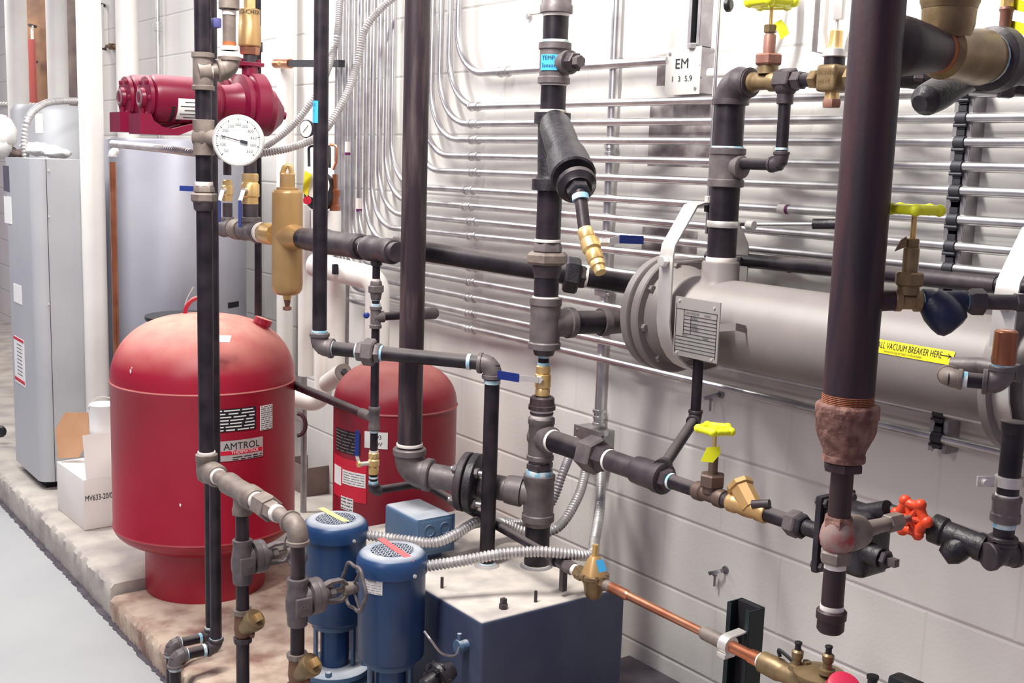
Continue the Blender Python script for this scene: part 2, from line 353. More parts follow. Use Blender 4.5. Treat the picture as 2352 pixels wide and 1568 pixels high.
def pad(name, x0, x1, y0, y1, zt, m_, seed):
    rnd = random.Random(seed); M = MB(); n = 700; rings = []
    for i in range(n+1):
        y = y0+(y1-y0)*i/n; j = lambda a: rnd.uniform(-a, a)
        if i in (0, n): j = lambda a: 0
        rings.append([M.bm.verts.new(q) for q in ((x0+.004+j(.003), y, 0), (x0+j(.004), y, zt*.6), (x0+.002+j(.004), y, zt-.014+j(.003)), (x0+.014+j(.006), y, zt-.002), (x0+.05, y, zt), (x1, y, zt), (x1, y, 0))])
    for a, b in zip(rings, rings[1:]):
        for k in range(6): M.bm.faces.new((a[k], b[k], b[k+1], a[k+1]))
    M.bm.faces.new(rings[0]); M.bm.faces.new(rings[-1][::-1])
    return M.build(name, m_, kind='structure')
pad('concrete_pad', 1.076, WX, 3.60, 12.5, .12, PAD1, 3)
pad('concrete_pad', 1.070, WX, -.5, 3.585, .085, PAD2, 5)
MB().box(((1.83+WX)/2, .6, .1), (WX-1.83, 3.4, .035), bev=.004).build('trim_1', DARKF, kind='structure')  # dark floor strip: grime, with the shade there put into its colour too
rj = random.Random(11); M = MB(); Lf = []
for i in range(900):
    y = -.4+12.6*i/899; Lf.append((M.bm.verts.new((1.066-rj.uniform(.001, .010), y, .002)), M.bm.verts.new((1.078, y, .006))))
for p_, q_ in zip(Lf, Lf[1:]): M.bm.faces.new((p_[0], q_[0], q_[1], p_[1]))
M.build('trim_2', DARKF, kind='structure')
# broken metal pan edge sticking from the near pad
MB().strip([P(415, 1528, Z=.09), P(445, 1500, Z=.10), P(505, 1482, Z=.097)], (0, 0, .012), .004).build('rusty_sheet_scrap', BROWN, label='bent rusty sheet-metal scrap lying on the near corner of the pad', cat='scrap')

# ============================================================ STEAM RISER WITH Y-STRAINER (photo x 1230-1320)
S = (1.671, 2.137)
t = thing('steam_riser_pipe', 'black vertical pipe with blue TEMP tape and a union, standing on the blue tank', 'pipe', (*S, .55))
VL(t, S, 'pipe', IRON, [(-420, 62), (-30, 60)]); VL(t, S, 'coupling', FIT, [(-40, 68), (10, 70), (14, 76), (30, 76), (31, 64)])
VL(t, S, 'pipe', IRON, [(20, 59), (110, 59)])
vtape(t, S, 28, 38, 61, TAPEW); vtape(t, S, 92, 101, 61)
VL(t, S, 'tee', FIT, [(98, 70), (99, 76), (113, 76), (116, 69), (176, 69), (179, 75), (192, 75), (193, 66)])
c = vz(S, 146); MB().lathe(c, -Y_, [(0, rad(46, c)), (.045, rad(46, c)), (.047, rad(54, c)), (.058, rad(54, c))], 24).build('tee_branch', FIT, t)
pc = c-Y_*.058; b = MB().hex(pc, pc-Y_*.022, rad(46, pc)).build('hex_plug', FITD, t); MB().lathe(pc-Y_*.018, -Y_, [(0, rad(30, pc)), (.02, rad(28, pc))], 6, .5).build('plug_head', FIT, t)
VL(t, S, 'pipe', IRON, [(190, 59), (262, 59)]); vtape(t, S, 252, 262, 62, TAPEW); vtape(t, S, 192, 197, 61, TAPEW)
VL(t, S, 'pipe', IRON, [(430, 57.5), (560, 57.5)]); vtape(t, S, 549, 556, 62, TAPEW)
VL(t, S, 'union_nut', FIT, [(555, 66), (580, 70)], 6, .2); VL(t, S, 'union_nut', FITB, [(579, 100), (607, 100)], 6, .25)
VL(t, S, 'union_collar', FITD, [(605, 68), (622, 66), (630, 60), (636, 60), (637, 57)]); VL(t, S, 'pipe', IRON, [(630, 57.5), (690, 57.5)]); vtape(t, S, 680, 685, 62, TAPEW)
VL(t, S, 'tee', FIT, [(683, 70), (684, 75), (699, 75), (702, 70), (784, 70), (787, 76), (800, 76), (801, 66)])
VL(t, S, 'reducer_bushing', FITD, [(799, 56), (806, 50), (815, 44)]); VL(t, S, 'nipple', IRON, [(812, 25), (845, 25)]); vtape(t, S, 815, 821, 28); vtape(t, S, 832, 840, 28)
VL(t, S, 'nipple', BAREB, [(903, 22), (925, 24)])
VL(t, S, 'pipe_cap', BAREB, [(909, 46), (913, 56), (929, 58), (930, 63), (939, 63), (940, 55)]); VL(t, S, 'nipple', TAPEW, [(938, 51), (962, 51)]); vtape(t, S, 945, 951, 53, FITD)
VL(t, S, 'tee', FIT, [(958, 58), (960, 62), (972, 62), (975, 58), (1043, 58), (1045, 63), (1054, 63), (1055, 54)])
VL(t, S, 'pipe', FIT, [(1054, 50), (1096, 50)]); VL(t, S, 'hex_bushing', FITD, [(1060, 64), (1077, 64)], 6, .2); vtape(t, S, 1079, 1092, 60)
VL(t, S, 'tee', FIT, [(1089, 68), (1090, 74), (1101, 74), (1104, 70), (1178, 70), (1180, 75), (1194, 75), (1195, 66), (1205, 60), (1206, 57)])
VL(t, S, 'pipe', IRON, [(1200, 57.5), (1294, 57.5)])
# branch of tee at 745 to exchanger
EXA = (1.93, 1.98, 1.158); EXB = (1.93, .9, 1.158)
# masking tape with handwriting
c = vz(S, 146); D_ = pj(c)[2]; rr = rad(70, c)+.0015
def cylpatch(t, xy, a0, a1, z0, z1, r, m_, name='label', n=10, **k):
    M = MB(); g = []
    for i in range(n+1):
        a = a0+(a1-a0)*i/n; d = Vector((cos(a), sin(a), 0)); g.append([M.bm.verts.new(Vector((xy[0], xy[1], z))+d*q) for q, z in ((r, z0), (r, z1), (r-.001, z1), (r-.001, z0))])
    for a, b in zip(g, g[1:]):
        for q in range(4): M.bm.faces.new((a[q], b[q], b[(q+1) % 4], a[(q+1) % 4]))
    M.bm.faces.new(g[0]); M.bm.faces.new(g[-1][::-1])
    return M.build(name, m_, t, **k)
def pxang(xy, r, px, z):
    """azimuth on a vertical cylinder (camera side) whose image x is px"""
    base = atan2(-xy[1], -xy[0]); best = min((base+q*pi/400 for q in range(-200, 201)), key=lambda a: abs(pj((xy[0]+r*cos(a), xy[1]+r*sin(a), z))[0]-px)); return best
def cyltext(t, s, size, xy, r, px, z, m_=INK, sxx=1, name='lettering'):
    a0 = pxang(xy, r, px, z)
    return text(s, size, (0, 0, 0), X_, Z_, m_, t, name, sxx=sxx, mapf=lambda x, y: Vector((xy[0]+(r+.0012)*cos(a0+x/r), xy[1]+(r+.0012)*sin(a0+x/r), z+y)))
zt = vz(S, 128).z; zb = vz(S, 164).z
cylpatch(t, S, pxang(S, rr, 1243, zt), pxang(S, rr, 1281, zt), zb, zt, rr, BLUET, 'tape_label')
cyltext(t, 'TEMP', .013, S, rr, 1246, vz(S, 140).z); cyltext(t, 'Sensor', .0125, S, rr, 1245, vz(S, 157).z)

t = thing('y_strainer', 'large black Y-strainer in the riser with its leg slanting down to a brass ball valve', 'strainer', vz(S, 430))
VL(t, S, 'strainer_body', BLK, [(258, 60), (259, 84), (284, 84), (286, 66), (330, 64), (400, 60), (410, 66), (412, 84), (437, 84), (438, 58)], 26)
a = P(1281, 305, D=2.61); e = P(1317, 405, D=2.47); dd = (e-a).normalized(); L_ = (e-a).length
MB().lathe(a-dd*.03, dd, [(-.02, .032), (0, .037), (.03, .038), (L_*.72, .039), (L_*.74, .045), (L_+.0, .049), (L_+.03, .050), (L_+.034, .046)], 28).build('strainer_leg', BLK, t)
q = a+dd*(L_+.03); MB().lathe(q, dd, [(0, .044), (.010, .042), (.018, .032), (.022, .030)], 28).build('blowdown_cap', IRON, t)
MB().hex(q+dd*.018, q+dd*.042, .026).build('hex_bushing', BLK, t)
sx_ = dd.cross(Vector((0, 0, 1))).normalized()
text('STRAINER', .014, a+dd*.03-Vector((.046, .012, 0)), dd, sx_.cross(dd)*1.0, BLK, t)
q2 = q+dd*.045; end = P(1343, 528, D=pj(q)[2]-.06); d2 = (end-q2).normalized()
pipe(t, q2-d2*.01, end, .0135, BAREB, 'nipple'); MB().tube(q2, q2+d2*.012, .018).build('thread_tape', TAPEB, t)
t = thing('ball_valve', 'brass ball valve hanging below the strainer leg, blue lever pointing right', 'valve', P(1385, 622, D=2.36), 'brass ball valves')
A = end; B = P(1378, 622, D=pj(end)[2]-.05)
ballvalve(t, A, B, 528, 600, 44, 'y'); AL(t, A, B, 'hose_adapter', BRASS, [(598, 30), (602, 36), (612, 36), (613, 29), (626, 27)], 20, 'y')
hp = P(1377, 556, D=pj(A)[2]-.03); MB().hex(hp, hp+Vector((.02, -.01, 0)), .009).build('stem_nut', ZINC, t)
h0 = hp+Vector((.018, -.012, 0)); h1 = P(1400, 556, D=pj(hp)[2]-.005); h2 = P(1422, 549, D=pj(hp)[2]); h3 = P(1477, 551, D=pj(hp)[2]+.02)
lv = MB().strip([h0, h1, h2], (0, 0, .016), .003).build('lever', ZINC, t); MB().strip([h2, h2.lerp(h3, .5), h3], (0, 0, .017), .006).build('lever_grip', BLUEP, lv)

t = thing('ball_valve', 'brass ball valve between riser and capped stub, blue lever pointing left', 'valve', vz(S, 905), 'brass ball valves')
VL(t, S, 'valve_body', BRASS, [(839, 30), (841, 34), (855, 34), (857, 30), (860, 37), (888, 37), (890, 31), (893, 35), (907, 34), (908, 30)], 18)
c = vz(S, 869); s0 = c-Vector((.022, .012, 0)); MB().hex(c, s0, .010).build('stem_nut', ZINC, t)
h = [P(1216, 870, D=pj(s0)[2]), P(1192, 868, D=pj(s0)[2]), P(1143, 860, D=pj(s0)[2]-.01)]
lv = MB().strip([s0]+h[:2], (0, 0, .014), .003).build('lever', ZINC, t); MB().strip([h[1], h[1].lerp(h[2], .5), h[2]], (0, 0, .020), .005).build('lever_grip', BLUEP, lv)

# ============================================================ HEAT EXCHANGER
t = thing('heat_exchanger', 'long grey shell heat exchanger hung level along the block wall', 'heat exchanger', (1.93, 1.4, 1.05))
ax = (Vector(EXB)-Vector(EXA)).normalized()
def EX(px): return onl(EXA, EXB, px)
R8 = .098
def exl(name, m_, prof, seg=40):
    A = EX(prof[0][0]); return MB().lathe(A, ax, [((EX(p)-A).dot(ax), r) for p, r in prof], seg).build(name, m_, t)
exl('shell', EXCH, [(1560, .118), (1566, .118), (1585, R8), (2420, R8)])
exl('flange', EXCH, [(1546, .136), (1548, .139), (1561, .139), (1563, .136)], 56)
exl('gasket_ring', HOLE, [(1534, .12), (1548, .12)]); exl('cover_flange', EXCH, [(1521, .134), (1523, .138), (1536, .138), (1538, .134)], 56)
exl('channel_head', EXCH, [(1480, .07), (1490, .09), (1524, .1)])
for k in range(8):
    a = 2*pi*k/8+.2; c = EX(1562)+Vector((cos(a), 0, sin(a)))*.119; MB().hex(c, c+ax*.010, .0095).build('flange_bolt', EXCH, t)
exl('end_flange', EXCH, [(2345, .13), (2347, .138), (2366, .138), (2368, .13)], 56)
N8 = (1.93, 1.827)
VL(t, N8, 'nozzle', EXCH, [(600, 84), (604, 87), (640, 87), (650, 98), (665, 110)], 30)
# name plate with bracket
npx = 1.79; cs = [P(x, y, X=npx) for x, y in ((1553, 680), (1656, 694), (1650, 835), (1545, 814))]
ctr = sum(cs, Vector())/4; pw = (cs[1]-cs[0]).length; ph_ = (cs[0]-cs[3]).length
pl = MB().box(ctr, (.004, pw, ph_), bev=.0015).build('name_plate', PLATE, t)
def npt(u, v): return Vector((npx-.0026, ctr.y+pw/2-u*pw, ctr.z+ph_/2-v*ph_))
M = MB()
def ln(u0, v0, u1, v1, w=.0011):
    a = npt(u0, v0); b = npt(u1, v1); M.box((a+b)/2, (.0006, abs(a.y-b.y)+w, abs(a.z-b.z)+w))
for v in (.2, .3, .36, .42, .48, .54, .60): ln(.22 if v > .2 else .04, v, .95, v)
for v in (.66, .72, .78, .84, .90): ln(.04, v, .95, v)
ln(.22, .2, .22, .66); ln(.38, .3, .38, .6); ln(.04, .12, .04, .94); ln(.95, .2, .95, .94)
M.build('plate_ruling', INK, pl)
for s_, u, v in (('CERTIFIED BY', .25, .27), ('N/AN', .68, .27), ('SHELL', .40, .35), ('SHELL', .40, .47), ('MAWP', .40, .53), ('S/N', .24, .65), ('YEAR', .66, .65)):
    text(s_, .0072, npt(u, v), -Y_, Z_, INK, pl)
for u, v in ((.1, .06), (.88, .1), (.1, .94), (.88, .95)):
    MB().lathe(npt(u, v), -X_, [(0, .003), (.0015, .003)], 10).build('plate_screw', ZINC, pl)
bk = [P(1650, 753, X=npx), P(1690, 750, X=1.80), P(1712, 756, X=1.83)]
MB().strip([P(1600, 745, X=npx+.004)]+bk, (0, 0, .016), .003).build('plate_bracket', EXCH, t)
# sticker on shell
def oncyl(x, y, r=R8):
    d = ray(x, y); ox, oz = CAM.x-1.93, CAM.z-1.158; a = d.x**2+d.z**2; b = 2*(ox*d.x+oz*d.z); c = ox*ox+oz*oz-r*r
    return CAM+d*((-b-sqrt(b*b-4*a*c))/(2*a))
a = oncyl(1960, 766); b = oncyl(2195, 808); b2 = oncyl(2190, 840)
th = lambda p: atan2(p.z-1.158, -(p.x-1.93)); thT = (th(b)); thB = th(b2); rS = R8+.0012
def onS(y, th_): return Vector((1.93-rS*cos(th_), y, 1.158+rS*sin(th_)))
M = MB(); g = []
for i in range(7):
    q = thB+(thT-thB)*i/6; g.append([M.bm.verts.new(onS(yy, q)) for yy in (a.y, b.y)])
for p_, q_ in zip(g, g[1:]): M.bm.faces.new((p_[0], p_[1], q_[1], q_[0]))
st = M.build('sticker', YELS, t)
yE = oncyl(2183, 820).y
def stk(s_, size, y0, th0, sxx=1): return text(s_, size, (0, 0, 0), X_, Z_, INK, st, sxx=sxx, mapf=lambda x, y: Vector((1.93-(rS+.0008)*cos(th0+y/rS), y0-x, 1.158+(rS+.0008)*sin(th0+y/rS))))
ys = oncyl(2030, 790).y; LW = ys-yE
mid = (thT+thB)/2
stk('ALL VACUUM BREAKER HERE', .0175, ys+.012, mid-.03, 0.60); 
M = MB(); yA = oncyl(2160, 812).y
M.box(onS((yA+yE)/2-.003, mid+.03)-X_*.001, (.0006, (yA-yE), .0015)); p_ = onS(yE-.002, mid+.03)-X_*.001
M.strip([p_+Vector((0, .006, .004)), p_, p_+Vector((0, .006, -.004))], (.0006, 0, 0), .0012); M.build('arrow', INK, st)
stk('remove this plug and install in orifice provided', .007, ys-.004, thB+.03, .62)
# pipes into the channel head
A = P(1290, 742, X=S[0]); A = vz(S, 742); B = EX(1500)+Vector((0, 0, 0)); B.z = A.z+.0
t2 = thing('condensate_cross_pipe', 'short black pipe from the riser tee to the lower side of the exchanger head', 'pipe', A)
A2 = A; B2 = P(1445, 738, D=2.86)
AL(t2, A2, B2, 'tee_branch', FIT, [(1265, 66), (1300, 64), (1302, 72), (1314, 70)]); AL(t2, A2, B2, 'pipe', IRON, [(1305, 54), (1385, 54)])
AL(t2, A2, B2, 'reducer', FIT, [(1378, 64), (1382, 66), (1392, 66), (1396, 58), (1425, 54), (1440, 44), (1475, 44)])
# upper header pipe and its big union
HX = 1.45
PA = P(865, 572, X=HX); PB = Vector((HX, PA.y+1.2, PA.z-.008))
t2 = thing('long_black_pipe', 'thick black pipe running behind the brown riser toward the exchanger head', 'pipe', P(975, 577, D=3.02))
A2 = P(905, 566, D=2.94); B2 = P(1440, 652, D=2.97)
AL(t2, A2, B2, 'pipe', IRON, [(900, 46), (1310, 46)]); AL(t2, A2, B2, 'union_nut', BLK, [(1296, 84), (1330, 84)], 6, ph=.3); AL(t2, A2, B2, 'union_nut', FITD, [(1328, 58), (1345, 56)], 6)
tape(t2, A2, B2, 1343, 1349, 48, TAPEW); AL(t2, A2, B2, 'pipe', IRON, [(1345, 44), (1490, 44)])

# ------------ clevis hangers
def clevis(px, rodtop, lab, y=None):
    yy = EX(px).y if y is None else y; t = thing('clevis_hanger', lab, 'hanger', (1.93, yy, 1.158-R8), 'clevis hangers under the exchanger')
    r = .118; cx, cz = 1.93, 1.158; hb = 1.295; top = 1.425; M = MB()
    pts = [(cx-.03, yy, top), (cx-.055, yy, top-.006), (cx-r, yy, hb+.035), (cx-r-.004, yy, hb+.01), (cx-r-.004, yy, cz)]
    for i in range(1, 12): a = pi+pi*i/12; pts.append((cx+(r+.002)*cos(a), yy, cz+(r+.002)*sin(a)))
    pts += [(cx+r+.004, yy, cz), (cx+r+.004, yy, hb+.01), (cx+r, yy, hb+.035), (cx+.055, yy, top-.006), (cx+.03, yy, top)]
    M.strip([(cx, yy, top)]+pts, (0, .042, 0), .0045); M.strip([pts[-1], (cx, yy, top)], (0, .042, 0), .0045); M.build('strap', ZINC, t)
    bz = hb
    MB().tube((cx-r-.02, yy, bz), (cx+r+.02, yy, bz), .006, seg=10).build('cross_bolt', ZINC, t)
    MB().hex((cx-r-.022, yy, bz), (cx-r-.008, yy, bz), .0135).build('bolt_head', ZINC, t); MB().hex((cx+r+.008, yy, bz), (cx+r+.02, yy, bz), .013).build('bolt_nut', GALVD, t)
    MB().tube((cx, yy, top-.07), (cx, yy, 2.4), .0042, seg=10).build('threaded_rod', GALV, t)
    MB().hex((cx, yy, top+.003), (cx, yy, top+.016), .0095).build('rod_nut', ZINC, t); MB().hex((cx, yy, top-.02), (cx, yy, top-.005), .0095).build('rod_nut', STRUT, t)
clevis(1612, 0, 'zinc clevis hanger on a thin rod at the flanged left end of the exchanger')
y2 = P(2307, 720, X=1.93-.122).y
clevis(0, 0, 'zinc clevis hanger at the right edge, beside the copper vent cap', y2)

# ============================================================ RISER ABOVE THE EXCHANGER + TOP RUN
t = thing('exchanger_riser', 'black riser from the exchanger nozzle with a banded tee and a top elbow', 'pipe', vz(N8, 605))
VL(t, N8, 'pipe', IRON, [(430, 68), (606, 66)]); vtape(t, N8, 590, 601, 69, TAPEW)
VL(t, N8, 'tee', FIT, [(340, 78), (341, 85), (354, 85), (356, 79), (411, 78), (413, 84), (428, 84), (430, 74)], 28)
VL(t, N8, 'pipe', IRON, [(238, 69), (345, 69)]); vtape(t, N8, 336, 342, 73, TAPEB)
c8 = vz(N8, 383); q8 = vz(N8, 192); r8 = rad(69, q8)
VL(t, N8, 'band_collar', FITD, [(227, 78), (228, 85), (241, 85), (242, 74)])
MB().sweep(rounded([q8-Z_*.045, q8, q8-Y_*.055], r8*1.25), lambda i: r8*(1.14 if i < 9 else .98), 24).build('elbow', FITD, t)
MB().lathe(q8-Y_*.047, -Y_, [(0, .026), (.003, .031), (.012, .031), (.014, .024)], 22).build('elbow_band', FITD, t)
# clamp
a = P(1700, 515, D=2.62); b = P(1925, 514, D=2.5); MB().tube(a, b, .0042, seg=8).build('clamp_rod', GALVD, t); MB().tube(P(1868, 514, D=2.53), P(1930, 514, D=2.498), .012, seg=10).build('rod_grip', BLK, t)
VL(t, N8, 'pipe_clamp', ZINC, [(507, 72), (509, 75), (520, 75), (522, 72)]); c = vz(N8, 514)+Vector((.034, -.03, 0)); MB().lathe(c-Y_*.012, -Y_, [(0, .010), (.02, .010)], 12).build('clamp_bolt', ZINC, t)
# H4 run
HA = q8; HB = q8-Y_
HB2 = onl(HA, HB, 1806)
t = thing('bypass_pipe', 'thin black bypass leg looping down from the top union to the riser tee', 'pipe', vz(N8, 383))
bxy = (HB2.x, HB2.y); zb_ = vz(bxy, 378).z; rp = rad(28, vz(bxy, 300))
pipe(t, HB2, Vector((*bxy, zb_)), rp); elbow(t, (*bxy, zb_), Z_, Y_, rp, FITD)
pipe(t, (*bxy, zb_), (1.93, N8[1], zb_), rp); MB().lathe(vz(N8, 383)-Y_*.02, -Y_, [(0, .026), (.028, .025), (.03, .021)], 20).build('tee_branch', FIT, t)
VL(t, bxy, 'elbow_band', FITD, [(208, 34), (210, 38), (238, 38), (240, 32)]); vtape(t, bxy, 339, 345, 30)
MB().ball(HB2-Z_*.01, .025).build('tee_body', FITD, t)
def gate(label, A, B, body, bw, neck, stemx, prof, hw, wm, wy, group, bm_=BRONZE, tag=None, base=None, wm_l=6):
    """gate valve: body along A-B; vertical bonnet above px stemx; prof=(hexy0,hexy1,hexw,tube y0,y1,w, nut y0,y1,w, stemw, wheel y)"""
    c = onl(A, B, stemx); t = thing('gate_valve', label, 'valve', c-Z_*.03, group); xy = (c.x, c.y)
    AL(t, A, B, 'valve_body', bm_, [(body[0], bw*.9), (body[0]+3, bw), (body[0]+(body[1]-body[0])*.25, bw), (body[0]+(body[1]-body[0])*.3, bw*.8), (body[0]+(body[1]-body[0])*.7, bw*.8), (body[0]+(body[1]-body[0])*.75, bw), (body[1]-3, bw), (body[1], bw*.9)], 20)
    VL(t, xy, 'bonnet_neck', bm_, [(neck, prof[2]*.72), (prof[1]-1, prof[2]*.72)], 20)
    VL(t, xy, 'bonnet_nut', prof[11] if len(prof) > 11 else bm_, [(prof[0], prof[2]), (prof[1], prof[2])], 6, .2)
    VL(t, xy, 'stem_tube', prof[11] if len(prof) > 11 else bm_, [(prof[3], prof[5]*.8), (prof[3]+4, prof[5]), (prof[4], prof[5])], 18)
    VL(t, xy, 'packing_nut', BRONZE if bm_ is not BROWN else bm_, [(prof[6], prof[8]), (prof[7], prof[8])], 6)
    VL(t, xy, 'stem', BRASS, [(prof[10], prof[9]), (prof[6], prof[9])], 12)
    wheel(t, vz(xy, prof[10]), Z_, hw, wm, 5, .2, 5); return t, xy
t, xy = gate('gate valve with yellow handwheel at the top edge of the photo, reddish bonnet', HA, HB, (1714, 1790), 46, 170, 1762, (124, 150, 67, 78, 124, 28, 57, 76, 31, 9, 6, BROWN), .052, YEL, 0, 'yellow-handled gate valves')
c = vz(xy, 58); M = MB(); M.strip([c+Vector((.004, 0, 0)), P(1785, 52, D=pj(c)[2]-.01), P(1797, 66, D=pj(c)[2]-.02), P(1803, 84, D=pj(c)[2]-.02)], Vector((.004, -.018, .012)), .001); M.build('tag', YEL, t)
t = thing('top_union', 'dark hexagonal union on the short run beside the bronze relief valve', 'union', onl(HA, HB, 1805))
AL(t, HA, HB, 'nipple', BRONZE, [(1770, 44), (1792, 46)]); AL(t, HA, HB, 'union_nut', FITD, [(1788, 60), (1825, 60)], 6, ph=.3); AL(t, HA, HB, 'union_nut', FITD, [(1823, 44), (1845, 44)], 6); AL(t, HA, HB, 'pipe', IRON, [(1840, 32), (1880, 32)])
t = thing('relief_valve', 'bronze relief valve with steel yoke, half hidden behind the tall rusty riser', 'valve', onl(HA, HB, 1915)-Z_*.05)
v = onl(HA, HB, 1914); xy = (v.x, v.y)
AL(t, HA, HB, 'hex_end', BRONZE, [(1864, 44), (1882, 46)], 6); MB().box(v, (.055, .05, .055), bev=.010, bseg=3).build('valve_body', BRONZE, t)
AL(t, HA, HB, 'hex_end', BRONZE, [(1946, 46), (1972, 46)], 6)
text('BRONZE', .011, v+Vector((-.0285, .021, .008)), -Y_, Z_, BRONZE, t); text('VALVE', .011, v+Vector((-.0285, .018, -.008)), -Y_, Z_, BRONZE, t)
VL(t, xy, 'drain_neck', BRASS, [(208, 34), (230, 34)]); VL(t, xy, 'drain_plug', BROWN, [(228, 42), (236, 46), (247, 42)], 6, .2)
VL(t, xy, 'neck', IRON, [(130, 48), (152, 48)]); VL(t, xy, 'yoke_collar', ZINC, [(112, 50), (114, 58), (130, 58), (132, 48)]); VL(t, xy, 'spring_cap', BRASS, [(70, 26), (72, 30), (104, 30), (112, 36)]); VL(t, xy, 'spindle', ZINC, [(-30, 9), (72, 9)], 10)
for dy in (.030, -.034):
    z0 = vz(xy, 120).z; MB().strip([(xy[0], xy[1]+dy*.7, z0), (xy[0], xy[1]+dy*.8, z0+.02), (xy[0], xy[1]+dy, z0+.04), (xy[0], xy[1]+dy, z0+.2)], (.012, 0, 0), .004).build('yoke_arm', ZINC, t)
MB().strip([v+Vector((-.01, .045, .2)), v+Vector((-.01, .045, .055)), v+Vector((-.01, .02, .05))], (.014, 0, 0), .003).build('bracket', GALVD, t)
MB().box(v+Vector((-.004, -.006, .15)), (.012, .022, .07), bev=.003).build('lift_lever', ZINC, t)

# ============================================================ TALL RUSTY RISER
RR = P(1965, 700, D=1.80); RR = (RR.x, RR.y)
t = thing('rusty_riser_pipe', 'thick dark rusty vertical pipe in front of the exchanger, widest pipe in the photo', 'pipe', vz(RR, 1450))
VL(t, RR, 'pipe', RUST, [(-420, 125), (926, 116)], 36)
VL(t, RR, 'pipe_threads', RUSTO, [(905, 117)]+[q for k in range(5) for q in ((906+k*4, 118), (908+k*4, 115))]+[(927, 115)], 30)
VL(t, RR, 'bell_reducer', RUSTC, [(924, 120), (928, 140), (932, 145), (958, 145), (964, 138), (985, 137), (1000, 128), (1018, 110), (1032, 98), (1042, 94), (1045, 98), (1057, 98), (1058, 86)], 32)
VL(t, RR, 'hex_bushing', RUSTD, [(1059, 88), (1064, 94), (1078, 94), (1081, 80)], 6, .2)
VL(t, RR, 'pipe', RUSTD, [(1078, 52), (1190, 52)]); VL(t, RR, 'thread_tape', TAPEW, [(1290, 49), (1308, 51)]); VL(t, RR, 'pipe', RUSTD, [(1304, 51), (1392, 51)])
VL(t, RR, 'thread_tape', TAPEW, [(1388, 53), (1398, 55), (1407, 53)]); VL(t, RR, 'pipe_cap', RUSTD, [(1398, 60), (1402, 69), (1419, 69), (1423, 62), (1444, 62), (1450, 52)], 28)
t = thing('globe_valve', 'weathered globe valve with an orange handwheel at the foot of the rusty riser', 'valve', vz(RR, 1292))
VL(t, RR, 'hex_end', RUSTC, [(1184, 70), (1212, 72)], 6, .2); VL(t, RR, 'hex_end', FITB, [(1262, 76), (1291, 76)], 6, .2)
v = vz(RR, 1237); MB().lathe(vz(RR, 1266), Z_, [(0, .019), (.010, .026), (.024, .029), (.040, .026), (.054, .020)], 24).build('valve_body', mat('red_washed_casting', (.34, .045, .045), .55, 0, (.32, .22, .20), 22, .48, .6), t)
MB().lathe(v+Vector((.01, 0, .004)), X_, [(0, .026), (.012, .029), (.035, .029), (.048, .026), (.053, .015), (.10, .012), (.145, .012)], 22).build('bonnet', FITB, t)
w0 = v+Vector((.0, 0, .004)); MB().hex(w0+X_*.128, w0+X_*.164, .016).build('packing_nut', FITB, t); MB().tube(w0+X_*.10, w0+X_*.208, .006).build('stem', FITB, t)
wheel(t, w0+X_*.198, X_, .0325, ORG, 6, .26, 6)

# top right branch off the rusty riser
BA = vz(RR, 98); BB = BA+X_
t = thing('bronze_swing_valve', 'large bronze valve body on a welded branch at the top right', 'valve', BA+X_*.2)
AL(t, BA, BB, 'welded_branch', RUST, [(2025, 90), (2058, 138), (2080, 132), (2112, 118), (2135, 104), (2158, 94)], 30)
AL(t, BA, BB, 'weld_ring', RUSTO, [(2150, 96), (2156, 101), (2161, 96)], 30)
AL(t, BA, BB, 'valve_body', BRONZE, [(2158, 100), (2166, 124), (2185, 118), (2225, 122), (2250, 128), (2262, 118), (2266, 112)], 30)
p = onl(BA, BB, 2172); VL(t, (p.x, p.y), 'valve_neck', BRONZE, [(20, 122), (60, 118), (88, 100)], 28); VL(t, (p.x, p.y), 'valve_cover', BRONZE, [(-160, 130), (5, 134), (12, 128), (20, 124)], 28)
tape(t, BA, BB, 2264, 2270, 112); AL(t, BA, BB, 'companion_flange', FITD, [(2270, 120), (2274, 146), (2292, 150), (2296, 124), (2330, 112)], 32); AL(t, BA, BB, 'pipe', FITD, [(2326, 100), (2372, 98)], 28)
MB().tube(p+Vector((-.045, -.02, .09)), p+Vector((-.045, -.02, .13)), .006).build('cover_stud', ZINC, t)
t = thing('knurled_grip', 'black rubber-like cast leg slanting below the bronze valve at top right', 'casting', P(2150, 230, D=2.05))
a = P(2232, 190, D=2.1); b = P(2112, 238, D=1.98); M = MB(); q = spline([a, a.lerp(b, .35)+Z_*.008, a.lerp(b, .7)+Z_*.004, b], .003)
M.sweep(q, lambda i: .008+.021*sin(pi*min(.9, (.10+.62*i/len(q)))) * (1 if i < len(q)*.88 else max(.35, 1-(i-len(q)*.88)/(len(q)*.16))) + .0005*(i % 2), 18); M.build('leg', BLK, t)
t = thing('lower_right_pipe', 'black pipe passing right behind the bronze valve at top right', 'pipe', P(2300, 170, D=2.1))
a = P(2060, 178, D=2.15); b = P(2380, 200, D=2.1)
AL(t, a, b, 'pipe', IRON, [(2055, 46), (2900, 46)]); AL(t, a, b, 'coupling', FITD, [(2095, 52), (2120, 52)], 6); AL(t, a, b, 'union_nut', FITD, [(2295, 66), (2330, 66)], 6)
t = thing('hose_bib', 'brass-topped stem valve with yellow handle cut by the right edge', 'valve', P(2310, 120, D=1.95))
p = P(2309, 60, D=1.95); xy = (p.x, p.y); VL(t, xy, 'stem_nut', BRASS, [(-20, 30), (18, 30)], 8); VL(t, xy, 'stem_tube', BROWN, [(16, 30), (22, 34), (30, 28), (82, 27)]); VL(t, xy, 'bonnet_nut', FITD, [(80, 60), (106, 62)], 6); VL(t, xy, 'neck', FITD, [(105, 40), (125, 36)])
